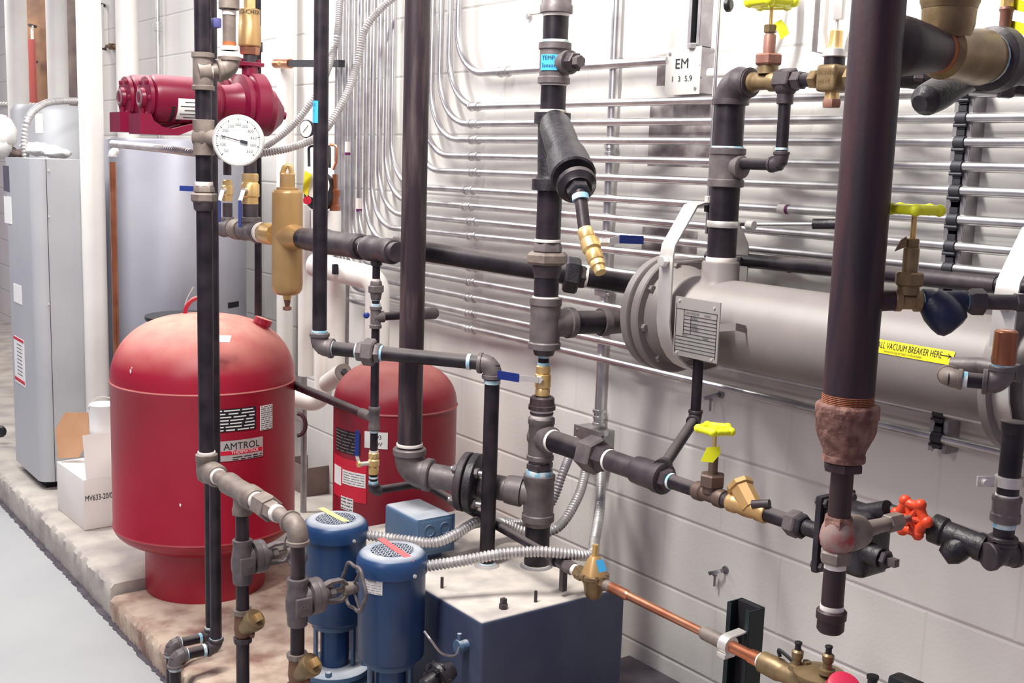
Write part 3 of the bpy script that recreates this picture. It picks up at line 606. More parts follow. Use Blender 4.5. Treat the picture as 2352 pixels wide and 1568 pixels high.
for y0 in (8, 60): MB().strip([P(2325, y0, D=1.95), P(2380, y0+14, D=1.9)], (0, 0, .018), .004).build('handle', YEL, t)

# ============================================================ BLUE STRAINER RUN
A = P(2045, 690, D=1.80); B = P(2262, 693, D=1.80)
t = thing('side_branch_pipe', 'stub and hex union carrying the navy strainer beside the rusty riser', 'pipe', A)
AL(t, A, B, 'nipple', RUST, [(2010, 52), (2062, 46)]); AL(t, A, B, 'union_nut', FITD, [(2222, 50), (2232, 62), (2258, 62), (2262, 50)], 6, ph=.3); AL(t, A, B, 'pipe', FITD, [(2255, 36), (2900, 36)]); AL(t, A, B, 'union_nut', FITD, [(2330, 46), (2352, 46)], 6)
g, xy = gate('gate valve with yellow handwheel right of the rusty riser, upright bronze bonnet', A, B, (2052, 2116), 50, 676, 2084, (624, 656, 68, 566, 626, 36, 548, 568, 36, 13, 481), .040, YEL, 0, 'yellow-handled gate valves')
c = vz(xy, 560); MB().quad([c+Vector((-.03, .01, -.012)), c+Vector((-.014, 0, -.004)), c+Vector((-.016, 0, .012)), c+Vector((-.022, .006, .006))]).build('tag', BRONZE, g)
t = thing('blue_y_strainer', 'navy blue Y-strainer with its leg pointing down, above the yellow sticker', 'strainer', P(2190, 770, D=1.88))
tape(t, A, B, 2112, 2119, 44); tape(t, A, B, 2216, 2223, 40)
AL(t, A, B, 'strainer_body', NAVY, [(2118, 44), (2120, 56), (2140, 56), (2146, 48), (2195, 50), (2200, 52), (2217, 50), (2218, 40)], 24)
a = onl(A, B, 2140); e = P(2188, 742, D=1.79); dd = (e-a).normalized(); MB().lathe(a-dd*.005, dd, [(0, .022), (.02, .029), ((e-a).length-.008, .030), ((e-a).length+.004, .0285), ((e-a).length+.012, .023), ((e-a).length+.015, .012)], 24).build('strainer_leg', NAVY, t)

# ============================================================ VACUUM BREAKER
t = thing('vacuum_breaker', 'copper vent cap on grey elbows at the right end of the exchanger', 'vent', P(2300, 900, D=1.84))
v0 = P(2300, 880, D=1.84); xy = (v0.x, v0.y); e0 = P(2178, 868, D=1.87)
r = rad(36, v0); pipe(t, e0, v0, r, IRON, 'nipple'); dv = (e0-v0).normalized()
elbow(t, v0, dv, Z_, r*1.1, FIT, 1.35, 2.0); elbow(t, e0, -dv, Vector((.7, .5, .1)), r, FITB, 1.22, 1.7)
MB().tube(e0-dv*r*1.7, e0-dv*(r*1.7+.008), r*1.08).build('thread_tape', TAPEB, t)
MB().sweep(rounded([e0+Vector((.06, .035, .01)), e0+Vector((.075, -.01, .015)), e0+Vector((.075, -.08, .015))], .02), .015, 14).build('nipple', FIT, t)
VL(t, xy, 'thread_tape', TAPEB, [(835, 48), (846, 50)]); VL(t, xy, 'copper_cap', COPD, [(757, 30), (758, 44), (762, 52), (832, 54), (836, 50)], 28); VL(t, xy, 'brass_ring', BRASS, [(828, 40), (838, 44)], 20)

# ============================================================ LOWER RIGHT: CONDENSATE HEADER, TRAP
z2 = vz(S, 1012).z; HA2 = Vector((S[0], S[1], .850)); HB_ = HA2-Y_
t = thing('condensate_header', 'dark pipe run with hex unions sloping right from the riser across the block wall', 'pipe', HA2)
def H(name, m_, prof, seg=24, **k): return AL(t, HA2, HB_, name, m_, prof, seg, **k)
H('tee_branch', FIT, [(1232, 56), (1250, 56), (1252, 62), (1266, 62), (1268, 54)]); H('pipe', IRON, [(1262, 50), (1360, 50)]); tape(t, HA2, HB_, 1268, 1273, 52, TAPEW)
H('union_nut', FIT, [(1346, 86), (1378, 88)], 6, ph=.3); H('union_nut', FITD, [(1376, 62), (1398, 62)], 6); H('pipe', FITD, [(1396, 50), (1470, 50)]); tape(t, HA2, HB_, 1398, 1403, 52, TAPEW)
H('bell_reducer', FITD, [(1460, 58), (1463, 64), (1470, 64), (1474, 66), (1510, 68), (1512, 74), (1526, 74), (1528, 60)]); H('hex_bushing', FITD, [(1524, 54), (1540, 54)], 6, ph=.2)
H('pipe', IRON, [(1536, 34), (1606, 34)]); tape(t, HA2, HB_, 1539, 1545, 38)
H('pipe', FITD, [(1660, 34), (1690, 34)]); H('pipe', IRON, [(1752, 36), (1822, 36)]); H('union_nut', FIT, [(1812, 62), (1838, 64)], 6, ph=.3); H('union_nut', BLK, [(1836, 58), (1850, 58)], 6, ph=.3); H('pipe', BLK, [(1846, 38), (1895, 38)])
gate('gate valve with yellow handwheel low on the wall, yellow tag on its stem', HA2, HB_, (1598, 1664), 44, 1130, 1634, (1087, 1117, 60, 1045, 1088, 22, 1034, 1050, 20, 10, 985), .037, YEL, 0, 'yellow-handled gate valves', bm_=mat('dark_bronze', (.13, .085, .07), .5, .3))
g = [o for o in bpy.data.objects if o.name.startswith('gate_valve')][-1]
c = vz((onl(HA2, HB_, 1634).x, onl(HA2, HB_, 1634).y), 1045); D_ = pj(c)[2]-.02
MB().quad([P(x, y, D=D_) for x, y in ((1609, 1059), (1637, 1062), (1655, 1041), (1653, 1025), (1624, 1027))], .0012).build('tag', YEL, g)
t = thing('swing_check_valve', 'tan bronze check valve in the wall run between gate valve and union', 'valve', onl(HA2, HB_, 1720)-Z_*.02)
H('valve_body', TAN, [(1676, 40), (1679, 46), (1692, 46), (1696, 40), (1712, 46), (1730, 44), (1738, 40), (1742, 46), (1760, 46), (1763, 40)], 20)
a = onl(HA2, HB_, 1728); e = P(1706, 1128, D=pj(a)[2]+.03); dd = (e-a).normalized(); MB().lathe(a, dd, [(0, .022), (.05, .024), (.052, .028), (.062, .028), (.066, .022)], 8).build('inspection_cap', TAN, t)
a2 = P(1728, 1158, D=pj(a)[2]-.02); MB().tube(a2, a2+Vector((.012, -.032, .008)), .0085).build('side_plug', FITD, t)
# drain from exchanger to header
t = thing('exchanger_drain_pipe', 'thin black drain dropping from the exchanger flange and kinking to the header', 'pipe', P(1527, 1060, X=1.68))
a = P(1603, 850, X=1.9); xy = (a.x, a.y); k_ = vz(xy, 962); e = onl(HA2, HB_, 1520)+Z_*.022; r = rad(24, k_)
pipe(t, vz(xy, 800), k_, r); elbow(t, k_, Z_, e-k_, r, FITD, 1.25, 1.7); pipe(t, k_, e, r); vtape(t, xy, 943, 951, 27); MB().lathe(e, k_-e, [(0, .021), (.018, .018), (.02, .014)], 18).build('outlet_boss', FITD, t)
# trap
t = thing('steam_trap', 'black cast steam trap behind the orange-wheeled globe valve', 'steam trap', Vector((1.68, 1.24, .78)))
q = onl(HA2, HB_, 1890); M = MB(); M.box(q+Vector((.03, 0, .0)), (.10, .014, .145), bev=.005); M.build('cover_plate', BLK, t)
M = MB(); M.box(q+Vector((.03, -.05, 0)), (.085, .10, .12), bev=.022, bseg=4); M.build('trap_body', BLK, t)
for dx, dz in ((-.008, .06), (-.008, -.06), (.066, .06), (.066, -.06)): MB().hex(q+Vector((dx, .012, dz)), q+Vector((dx, -.014, dz)), .009).build('cover_bolt', FITD, t)
to = q+Vector((.03, -.06, .048)); MB().tube(to, P(2040, 1170, X=to.x), .017).build('outlet_neck', BLK, t)
bo = P(1975, 1262, X=1.68); b1 = P(2028, 1283, X=1.68); MB().tube(bo+Y_*.03, b1, .019, .021).build('blowdown_boss', BLK, t); MB().hex(b1, b1-Y_*.012, .017).build('hex_bushing', FITD, t); MB().box(b1-Y_*.02, (.014, .018, .014), bev=.001).build('square_plug', FIT, t)
R7 = (1.75, 1.0); 
v7 = P(2300, 1275, X=1.75); R7 = (v7.x, v7.y); v7 = vz(R7, 1275)
t = thing('return_riser', 'black pipe at the right edge with a grey coupling, blue sealant and split clamp', 'pipe', v7)
VL(t, R7, 'collar', IRON, [(968, 60), (985, 56), (996, 52)]); VL(t, R7, 'pipe', IRON, [(980, 49), (1150, 49)]); VL(t, R7, 'coupling', FIT, [(1138, 60), (1140, 66), (1150, 66), (1153, 62), (1176, 62), (1179, 67), (1196, 67), (1199, 56)])
VL(t, R7, 'pipe', IRON, [(1195, 47), (1256, 47)]); vtape(t, R7, 1199, 1211, 50); vtape(t, R7, 1244, 1254, 50); vtape(t, R7, 1134, 1140, 52, TAPEW)
r7 = rad(47, v7); dW = (onl(HA2, HB_, 2200)-v7).normalized(); dW.z = .0
elbow(t, v7, Z_, dW, r7, FITD, 1.25, 1.6); elbow(t, v7, Z_, -dW+Vector((.5, 0, 0)), r7, FITD, 1.25, 1.9); pipe(t, v7, v7+(-dW+Vector((.5, 0, 0))).normalized()*.9, r7, FITB)
c = vz(R7, 1105); cl = MB(); cl.lathe(c-Z_*.009, Z_, [(0, .020), (.001, .0225), (.017, .0225), (.018, .020)], 24)
for s_ in (-1, 1): cl.box(c+Vector((.035*s_, -.02*s_, 0)), (.030, .005, .018), (Vector((.87, -.5, 0)), Vector((.5, .87, 0)), Z_), bev=.001); cl.lathe(c+Vector((.040*s_-.005, -.023*s_-.012, 0)), Vector((.5, .87, 0)), [(0, .006), (.024, .006)], 10)
cl.build('split_clamp', ZINC, t)
a7 = P(2040, 1170, X=1.715); b7 = v7+dW*r7
b7 = Vector((v7.x, v7.y, v7.z))
t = thing('outlet_strainer', 'black Y-strainer low at the right, between the orange wheel and the right riser', 'strainer', P(2200, 1290, X=1.74))
AL(t, a7, b7, 'nipple', FITD, [(2035, 32), (2090, 30)]); AL(t, a7, b7, 'union_nut', BLK, [(2070, 62), (2100, 62)], 6); AL(t, a7, b7, 'pipe', FITD, [(2098, 40), (2150, 40)])
AL(t, a7, b7, 'strainer_body', BLK, [(2140, 54), (2143, 68), (2168, 68), (2174, 58), (2240, 60), (2246, 66), (2262, 66), (2264, 50)], 26); AL(t, a7, b7, 'nipple', IRON, [(2255, 44), (2290, 44)])
a = onl(a7, b7, 2225); e = P(2172, 1276, D=pj(a)[2]+.01); MB().lathe(a, e-a, [(0, .018), (.02, .0225), ((e-a).length-.01, .022), ((e-a).length+.004, .014)], 16).build('strainer_leg', BLK, t)

# ============================================================ CONDUITS
cr = .0105; CXX = WX-.042
hl = [245, 284.4, 321, 359, 395.5, 437, 474, 508.5, 542, 581, 614, 648, 684, 719.6, 755.4]
hr = [210, 269.5, 327.5, 385.6, 443.6, 513, 578, 631, 668, 745, 800, 870, 931, 984, 1048]
vx = [1035, 1014, 995, 976, 957, 905, 892, 876, 860, 845, 830, 815, 802, 789, 777]
ords = ['first', 'second', 'third', 'fourth', 'fifth', 'sixth', 'seventh', 'eighth', 'ninth', 'tenth', 'eleventh', 'twelfth', 'thirteenth', 'fourteenth', 'fifteenth']
cps = [1090, 1090, 1090, 1090, 1090, 1078, 1074, 1086, 1086, 1086, 1086, 1084, 1081, 1081, 1081]
def coupling(t, c, d, r):
    d = Vector(d).normalized(); M = MB(); M.lathe(c-d*.024, d, [(0, r*1.02), (.001, r*1.4), (.009, r*1.45), (.010, r*1.15), (.019, r*1.15), (.020, r*1.3), (.028, r*1.3), (.029, r*1.15), (.038, r*1.15), (.039, r*1.45), (.047, r*1.4), (.048, r*1.02)], 14)
    M.build('coupling', GALV, t)
for i in range(15):
    a = P(1086, hl[i], X=CXX); b = P(2338, hr[i], X=CXX); d = (b-a).normalized(); b = b+d*1.3
    vt = P(vx[i], 0, X=CXX); vt.z = 2.6
    z0 = a.z-(a.y-vt.y)*(d.z/d.y)*1.0; corner = Vector((CXX, vt.y, a.z+(vt.y-a.y)*(d.z/d.y)))
    vt.y = P(vx[i], 0, X=CXX).y
    t = thing('conduit', 'galvanized conduit turning off the vertical bank, %s from the top of the equal horizontal rows' % ords[i], 'conduit', corner, 'galvanized conduit bank')
    m_ = IRON if i == 8 and False else GALV
    MB().sweep(rounded([vt, corner, b], .17 if i < 5 else .16, 10), cr, 14, cap=True).build('tube', m_, t)
    coupling(t, P(cps[i], hl[i], X=CXX), d, cr)
    if i in (5, 7, 8):
        q = {5: (1790, 532), 7: (0, 0), 8: (1795, 625)}[i]
        if q[0]:
            p = onl(a, b, q[0]); MB().tube(p, p-Y_*.022, cr+.0009, seg=14).build('paper_wrap', TAPEW, t); MB().tube(p-Y_*.022, p-Y_*.030, cr+.0009, seg=14).build('tape_mark', PURPLE, t)
    if i in (10, 12):
        q = vt.copy(); q.z = P(vx[i], 480 if i == 10 else 350, X=CXX).z; MB().tube(q, q+Z_*.04, cr+.0009, seg=14).build('paper_wrap', TAPEW, t); MB().tube(q, q-Z_*.01, cr+.0009, seg=14).build('tape_mark', PURPLE, t)
# EM conduit
t = thing('conduit', 'highest conduit, bending right into the grey junction box marked EM', 'conduit', P(1110, 168, X=CXX), 'galvanized conduit bank')
a = P(1158, 164, X=CXX); b = P(1536, 139, X=CXX); d = (b-a).normalized(); vt = P(1054, 0, X=CXX); corner = Vector((CXX, vt.y, a.z+(vt.y-a.y)*(d.z/d.y))); vt.z = 2.6
MB().sweep(rounded([vt, corner, b], .15, 10), .0125, 14).build('tube', GALV, t); coupling(t, a, d, .0125)
# vertical conduit behind the bank
t = thing('conduit', 'stout vertical conduit behind the horizontal rows, dropping to the low junction box', 'conduit', P(1377, 960, X=2.135), 'galvanized conduit bank')
c = P(1398, 450, X=2.124); M = MB(); ztop = 2.6; xy = (c.x, c.y); zbt = vz(xy, 968).z; pipe(t, (*xy, ztop), (*xy, zbt), .0135, GALV, 'tube')
for y in (352, 958): q = vz(xy, y); coupling(t, q, Z_, .0135)
q = vz(xy, 672); MB().box(q+Vector((0, 0, 0)), (.034, .05, .018), bev=.003).build('strap', GALVD, t); MB().hex(q+Vector((-.01, -.034, 0)), q+Vector((-.01, -.018, 0)), .006).build('strap_bolt', GALVD, t)
# thin left conduit
p = P(363, 100, X=2.12); t = thing('conduit', 'single thin conduit above the red pump motors, far left wall', 'conduit', (p.x, p.y, 1.2), 'galvanized conduit bank'); pipe(t, (p.x, p.y, 1.2), (p.x, p.y, 2.6), .011, GALV, 'tube'); coupling(t, vz((p.x, p.y), 62), Z_, .011)
# conduit right of the EM box
t = thing('white_conduit', 'white painted conduit curving up from the EM box behind the yellow-handled valve', 'conduit', P(1645, 167, X=2.1))
MB().sweep(spline([P(1630, 168, X=2.09), P(1690, 164, X=2.09), P(1745, 148, X=2.09), P(1780, 110, X=2.09), P(1797, 40, X=2.09), P(1801, -60, X=2.09)], .01), .012, 14).build('tube', WHITE, t)

a = P(1600, 587, X=2.06); b = P(2290, 654, X=2.06); t = thing('wall_pipe', 'black pipe along the wall just above the exchanger, under the conduit rows', 'pipe', a); AL(t, a, b, 'pipe', IRON, [(1628, 32), (2500, 36)]); AL(t, a, b, 'coupling', FITD, [(2092, 40), (2290, 40)])
# boxes on the wall
def wbox(name, lab, x0, y0, x1, y1, xs, m_, txt=()):
    """front (-X) face from image corners, side depth to image x xs"""
    for k in range(400):
        X = WX-.005-.0005*k; a = P(x0, y0, X=X); c = P(x1, y1, X=X)
        if pj((WX, c.y, c.z))[0] >= xs: break
    t = thing(name, lab, 'junction box', (X, (a.y+c.y)/2, c.z))
    MB().box(((X+WX)/2, (a.y+c.y)/2, (a.z+c.z)/2), (WX-X, a.y-c.y, a.z-c.z), bev=.002).build('box', GALVD, t)
    cv = MB().box((X-.001, (a.y+c.y)/2, (a.z+c.z)/2), (.003, a.y-c.y+.004, a.z-c.z+.004), bev=.001).build('cover', m_, t)
    for sy, sz in ((a.y-.012, a.z-.012), (c.y+.012, c.z+.012)): MB().lathe((X-.002, sy, sz), -X_, [(0, .005), (.003, .004)], 10).build('cover_screw', GALVD, cv)
    return t, cv, X, a, c
t, cv, X, a, c = wbox('wall_junction_box', 'light grey junction box with handwritten EM and numbers', 1533.7, 114, 1605.6, 214, 1636, mat('box_cover_grey', (.62, .60, .57), .5, .2))
text('EM', .036, P(1550, 158, X=X-.003), -Y_, Z_, INK, cv, sxx=1.1); text('1  3  5,9', .020, P(1541, 188, X=X-.003), -Y_, Z_, INK, cv, sxx=1.15)
for k, y in enumerate((150, 178)): MB().lathe(P(1609, y, Y=c.y-.0005), -Y_, [(0, .003), (.0006, .003)], 8).build('knockout', HOLE, t)
MB().hex(P(1590, 112, X=2.1), P(1590, 100, X=2.1), .013).build('connector', GALV, t)
t, cv, X, a, c = wbox('wall_junction_box', 'plain galvanized junction box low on the wall under the vertical conduit', 1321, 975, 1374, 1062, 1409, GALVD)
MB().lathe(P(1392, 995, Y=c.y-.0005), -Y_, [(0, .009), (.0008, .009)], 16).build('knockout', GALV, t); MB().lathe(P(1384, 1003, Y=c.y-.0005), -Y_, [(0, .003), (.001, .003)], 8).build('screw_hole', HOLE, t)

# struts on the right
def strut(name, lab, px, y0, y1, m_, X=WX-.03, clamps=(), w=.041):
    c = P(px, (y0+y1)/2, X=X); xy = (X, c.y); za = vz(xy, y0).z; zb = vz(xy, y1).z; t = thing(name, lab, 'strut channel', (X, c.y, zb)); h = za-zb; zc = (za+zb)/2; M = MB()
    M.box((X+.02, c.y, zc), (.003, w, h))
    for s_ in (-1, 1): M.box((X, c.y+s_*w/2, zc), (.041, .003, h)); M.box((X-.02, c.y+s_*(w/2-.005), zc), (.003, .010, h))
    M.build('channel', m_, t); MB().box((X+.012, c.y, zc), (.012, w-.006, h*.999)).build('channel_recess', HOLE, t)
    return t, xy
t, xy = strut('strut_channel', 'slotted channel crossing the conduit rows at right, clamp on every row', 2212, 170, 690, GALVD, WX-.021)
def cclamp(t, i):
    a = P(1086, hl[i], X=CXX); b = P(2338, hr[i], X=CXX); s_ = (xy[1]-a.y)/(b.y-a.y); p = a+(b-a)*s_; M = MB()
    M.lathe(p+Y_*.012, -Y_, [(0, cr*1.02), (.0005, cr*1.3), (.0235, cr*1.3), (.024, cr*1.02)], 16); M.box(p+Vector((.004, 0, cr*1.8)), (.02, .018, cr*1.1)); M.box(p+Vector((.004, 0, -cr*1.6)), (.02, .018, cr*1.0))
    M.lathe(p+Vector((-.009, .014, -cr*1.4)), -Y_, [(0, .0035), (.028, .0035)], 8); M.build('conduit_clamp', STRUT, t)
for i in range(0, 8): cclamp(t, i)
t, xy = strut('strut_channel', 'short dark channel stub below the exchanger holding the two lowest conduits', 2170, 935, 1035, GALVD, WX-.021)
for i in (13, 14): cclamp(t, i)
t, xy = strut('wall_strut', 'grey channel running up the wall from the EM box', 1614, -200, 108, GALVD, WX-.021)

# wall clips and bracket
for (x, y, lab) in ((1645, 915, 'bent wire clip on the wall just under the lowest conduits'), (1655, 1318, 'loose pipe strap with a hanging screw, low on the bare block wall')):
    t = thing('wall_clip', lab, 'clip', P(x, y, X=WX-.01), 'small clips left on the wall')
    M = MB(); p = P(x+12, y-10, X=WX); M.strip([p, p-X_*.02, p-X_*.03+Y_*.012-Z_*.006, p-X_*.03+Y_*.03-Z_*.014], (0, .006, .008), .002); M.lathe(p, -X_, [(0, .011), (.004, .010), (.005, .004)], 12); M.build('clip', GALVD, t)
    q = P(x-13, y+4, X=WX-.02); MB().tube(q, q-Z_*.028, .003, seg=8).build('screw', GALVD, t); MB().lathe(q, Z_, [(0, .006), (.004, .006)], 8).build('screw_head', GALVD, t)
MB().box(P(1233, 8, X=WX-.001)+Vector((0, 0, .05)), (.006, .07, .16), bev=.002).build('wall_bracket', mat('cream_bracket', (.72, .68, .60), .5), label='cream painted steel bracket bolted to the wall at the top, left of the steam riser', cat='bracket')
p = P(1218, 38, X=WX-.006); MB().hex(p, p-X_*.012, .009).build('anchor_bolt', GALVD, label='anchor bolt and nut in the cream wall bracket', cat='bolt')
t = thing('emergency_knob', 'black round knob at the top edge beside the thin hanger rod', 'knob', P(1665, 10, D=2.5)); p = P(1664, 12, D=2.5); MB().lathe(p-Y_*.004, Vector((.3, -1, 0)), [(0, .012), (.003, .015), (.010, .015), (.014, .010)], 20).build('knob', PLAST, t)

# floor strut + copper line
z3 = .600; CX3 = 1.60
CA = P(1330, 1312, X=CX3); CB = P(1790, 1538, X=CX3)
t, xy = strut('floor_strut', 'green-black channel post standing in front of the wall, copper line strapped to it', 1700, 1388, 1800, STRUTG, 1.66, w=.058)
t = thing('copper_line', 'thin copper pipe from the brass regulator down-right to the bronze balancing valve', 'pipe', CB)
AL(t, CA, CB, 'pipe', COPPER, [(1395, 20), (1640, 20)]); AL(t, CA, CB, 'solder_fitting', COPPER, [(1392, 25), (1440, 25), (1444, 20)]); AL(t, CA, CB, 'pipe', COPPER, [(1625, 27), (1750, 29)]); AL(t, CA, CB, 'solder_fitting', FITB, [(1612, 24), (1618, 32), (1660, 34), (1664, 28)])
AL(t, CA, CB, 'solder_fitting', COPPER, [(1725, 34), (1748, 36)]); tape(t, CA, CB, 1746, 1754, 38, TAPEW)
p = onl(CA, CB, 1672); MB().lathe(p+Vector((0, .012, 0)), -Y_, [(0, .014), (.001, .019), (.022, .019), (.023, .014)], 16).build('pipe_strap', ZINC, t); MB().strip([p+Vector((.0, 0, .018)), p+Vector((.04, 0, .02))], (0, .022, 0), .003).build('strap_ear', ZINC, t); MB().box(p+Vector((-.004, .0, -.018)), (.03, .022, .01), bev=.002).build('strap_ear', ZINC, t)
t = thing('balancing_valve', 'bronze balancing valve with two black test caps and a red dial at the bottom edge', 'valve', P(1900, 1568, X=CX3))
AL(t, CA, CB, 'valve_body', BRONZE, [(1750, 42), (1752, 50), (1790, 54), (1796, 48), (1810, 46), (1815, 52), (1850, 50), (1880, 60), (1930, 62), (1990, 60)], 20)
p = onl(CA, CB, 1880); MB().lathe(p+Z_*.02, Z_, [(0, .042), (.006, .046), (.012, .046), (.016, .03), (.02, .012)], 24).build('top_flange', BRONZE, t)
for x_ in (-.03, .03): MB().hex(p+Vector((0, x_, .03)), p+Vector((0, x_, .042)), .008).build('flange_bolt', BRONZE, t)
for (x0, y0, y1) in ((1830, 1473, 1530), (1900, 1482, 1540)):
    q = P(x0, y1, X=CX3-.01); q2 = (q.x, q.y); tp = VL(t, q2, 'test_port', BRONZE, [(y0+18, 18), (y0+22, 28), (y0+36, 26), (y0+40, 20), (y1-6, 22), (y1-4, 36), (y1+6, 40)], 14); VL(t, q2, 'test_cap', PLAST, [(y0, 14), (y0+1, 18), (y0+5, 18), (y0+7, 14), (y0+20, 15)], 14)
MB().lathe(P(1935, 1585, X=CX3-.03), Vector((-.3, -.5, 1)), [(0, .03), (.015, .028), (.018, .02)], 20).build('dial', mat('red_plastic', (.55, .02, .07), .4), t)
p = P(1792, 1508, X=CX3); MB().sweep(spline([p, p+Vector((0, .004, .012)), p+Vector((0, -.02, .006)), p+Vector((0, -.05, -.006))], .004), .0035, 8).build('tag_loop', PLAST, t)
MB().box(P(2080, 1600, X=1.5), (.03, .05, .06), bev=.006).build('angular_cap', PLAST, label='black angular cap just showing at the bottom edge, right part', cat='cap')
MB().lathe(P(2003, 1575, X=1.55), Z_, [(0, .008), (.012, .008), (.013, .010), (.018, .010)], 14).build('test_cap', PLAST, label='small black cap poking up at the bottom edge, right of the bronze valve', cat='cap')

# ============================================================ BROWN RISER + FLANGED CONNECTION
e2 = P(940, 1068, D=2.89); R2 = (e2.x, e2.y)
t = thing('brown_riser_pipe', 'tall scaled brown-black pipe ending in a large elbow above the blue motors', 'pipe', vz(R2, 1110))
VL(t, R2, 'pipe', BAREB, [(-420, 62), (1030, 56)], 28); vtape(t, R2, 1017, 1024, 60, TAPEW)
q2 = vz(R2, 1082); v4 = vz(S, 1136); dF = (v4-q2).normalized(); r2 = rad(57, q2)
elbow(t, q2, Z_, dF, r2, FIT, 1.2, 1.9)
pipe(t, q2, v4, r2*.98, FIT); AL(t, q2, v4, 'thread_tape', TAPEB, [(962, 57), (972, 58)])
AL(t, q2, v4, 'tee_branch', FIT, [(1160, 52), (1164, 64), (1176, 68), (1200, 70)])
t = thing('pipe_flange', 'pair of dark bolted flanges joining the brown riser elbow to the steam riser', 'flange', onl(q2, v4, 1085)-Z_*.07)
AL(t, q2, v4, 'flange', FITD, [(1052, 70), (1058, 120), (1062, 136), (1074, 138), (1076, 134)], 40); AL(t, q2, v4, 'gasket', HOLE, [(1075, 118), (1081, 118)], 36); AL(t, q2, v4, 'flange', BLK, [(1080, 134), (1082, 138), (1096, 138), (1098, 134), (1104, 70)], 40)
x, y = basis(dF)
for k in range(4):
    a = pi/4+k*pi/2; c = onl(q2, v4, 1076)+(x*cos(a)+y*sin(a))*.055; MB().tube(c-dF*.035, c+dF*.05, .007, seg=10).build('stud', GALVD, t)
    for s_ in (-.03, .022): MB().hex(c+dF*s_, c+dF*(s_+.014), .0125).build('stud_nut', FIT, t)

# ============================================================ MIDDLE BLACK RISER (photo x 735) AND CROSS RUN
e3 = P(735, 600, D=2.80); R3 = (e3.x, e3.y); c3 = vz(R3, 797); e4 = P(1118, 1298, Z=TZ); R4 = (e4.x, e4.y); c4 = vz(R4, 836)
t = thing('vent_pipe', 'black pipe coming down at centre left, crossing right and dropping into the blue tank', 'pipe', vz(R4, 1298))
VL(t, R3, 'pipe', IRON, [(-420, 36), (797, 33)], 24); d3 = (c4-c3).normalized(); r3 = rad(33, c3)
elbow(t, c3, Z_, d3, r3, FIT, 1.25, 2.0); vtape(t, R3, 758, 764, 36); pipe(t, c3, c4, r3*.98)
AL(t, c3, c4, 'thread_tape', TAPEB, [(762, 36), (767, 36)]); AL(t, c3, c4, 'union_nut', FIT, [(822, 46), (826, 48), (836, 48)], 6); AL(t, c3, c4, 'union_nut', FIT, [(835, 64), (862, 64)], 6, ph=.3); AL(t, c3, c4, 'union_nut', FIT, [(861, 48), (875, 46)], 6); AL(t, c3, c4, 'thread_tape', TAPEB, [(818, 36), (823, 36)]); AL(t, c3, c4, 'thread_tape', TAPEB, [(874, 36), (880, 36)]); AL(t, c3, c4, 'thread_tape', TAPEB, [(1074, 37), (1082, 37)])
elbow(t, c4, -d3, -Z_, rad(35, c4), FIT, 1.25, 1.9); VL(t, R4, 'pipe', IRON, [(836, 35), (1300, 35)]); vtape(t, R4, 872, 881, 38); VL(t, R4, 'thread_tape', TAPEB, [(1290, 38), (1296, 40), (1303, 46)])
zt = vz(R3, 232).z; zb = vz(R3, 283).z; cylpatch(t, R3, pxang(R3, rad(34, c3)+.001, 717.5, zt), pxang(R3, rad(34, c3), 731, zt), zb, zt, rad(34, c3)+.0012, BLUET, 'tape_label')
cyltext(t, 'OR', .012, R3, rad(34, c3), 719, vz(R3, 246).z); cyltext(t, 'AY', .012, R3, rad(34, c3), 719, vz(R3, 258).z)

# ============================================================ RETURN HEADER (photo y 550), AIR SEPARATOR, CIRCULATOR STACKS
t = thing('return_header', 'grey-black banded pipe header at mid height left, passing behind the black riser', 'pipe', PA-Z_*.03)
def Hh(name, m_, prof, seg=24, **k): return AL(t, PA, PB, name, m_, prof, seg, **k)
Hh('pipe', FIT, [(470, 34), (625, 40)]); Hh('coupling', FIT, [(488, 38), (492, 42), (500, 42), (504, 38)]); Hh('coupling', FITB, [(540, 46), (543, 49), (552, 49), (555, 45)])
Hh('tee', FIT, [(512, 42), (516, 46), (524, 40), (532, 40), (538, 46)]); Hh('tee', FIT, [(560, 44), (564, 48), (570, 44), (588, 45), (592, 52), (598, 50)]); Hh('thread_tape', TAPEW, [(571+28, 47), (603, 47)])
Hh('brass_adapter', BRASS, [(606, 44), (609, 50), (616, 52), (634, 50)], 10); Hh('brass_adapter', TAN, [(660, 66), (665, 68), (672, 62), (690, 50), (694, 50)], 28); Hh('pipe', IRON, [(690, 46), (712, 46)]); Hh('coupling', FITD, [(704, 46), (707, 52), (716, 52), (730, 54), (740, 56)])
Hh('elbow', FITD, [(730, 54), (750, 60), (755, 56), (800, 56), (812, 55), (816, 60), (828, 60), (830, 50)], 28); Hh('pipe', IRON, [(828, 44), (860, 44)]); Hh('thread_tape', TAPEW, [(842, 48), (848, 50)])
Hh('tee', FITD, [(846, 52), (848, 60), (858, 60), (860, 54), (888, 54), (890, 60), (902, 60), (904, 52)], 28); Hh('nipple', FITD, [(900, 46), (915, 46)])
SPx = onl(PA, PB, 660); SP = (SPx.x, SPx.y)
t = thing('air_separator', 'tan brass cylindrical air separator with vent cap, hanging left of the black riser', 'air separator', vz(SP, 675))
VL(t, SP, 'separator_body', TAN, [(436, 60), (440, 68), (444, 70), (650, 71), (664, 68), (672, 58), (676, 46)], 36)
VL(t, SP, 'vent_collar', TAN, [(430, 46), (431, 50), (438, 50), (439, 42)]); VL(t, SP, 'vent_body', TAN, [(398, 30), (400, 34), (431, 35)]); 
q = vz(SP, 398); MB().sweep(spline([q+Vector((-.012, .01, -.005)), q+Vector((-.006, .004, .018)), q+Vector((.006, -.004, .02)), q+Vector((.010, -.008, -.005))], .004), .008, 10).build('vent_cap', BRASS, t)
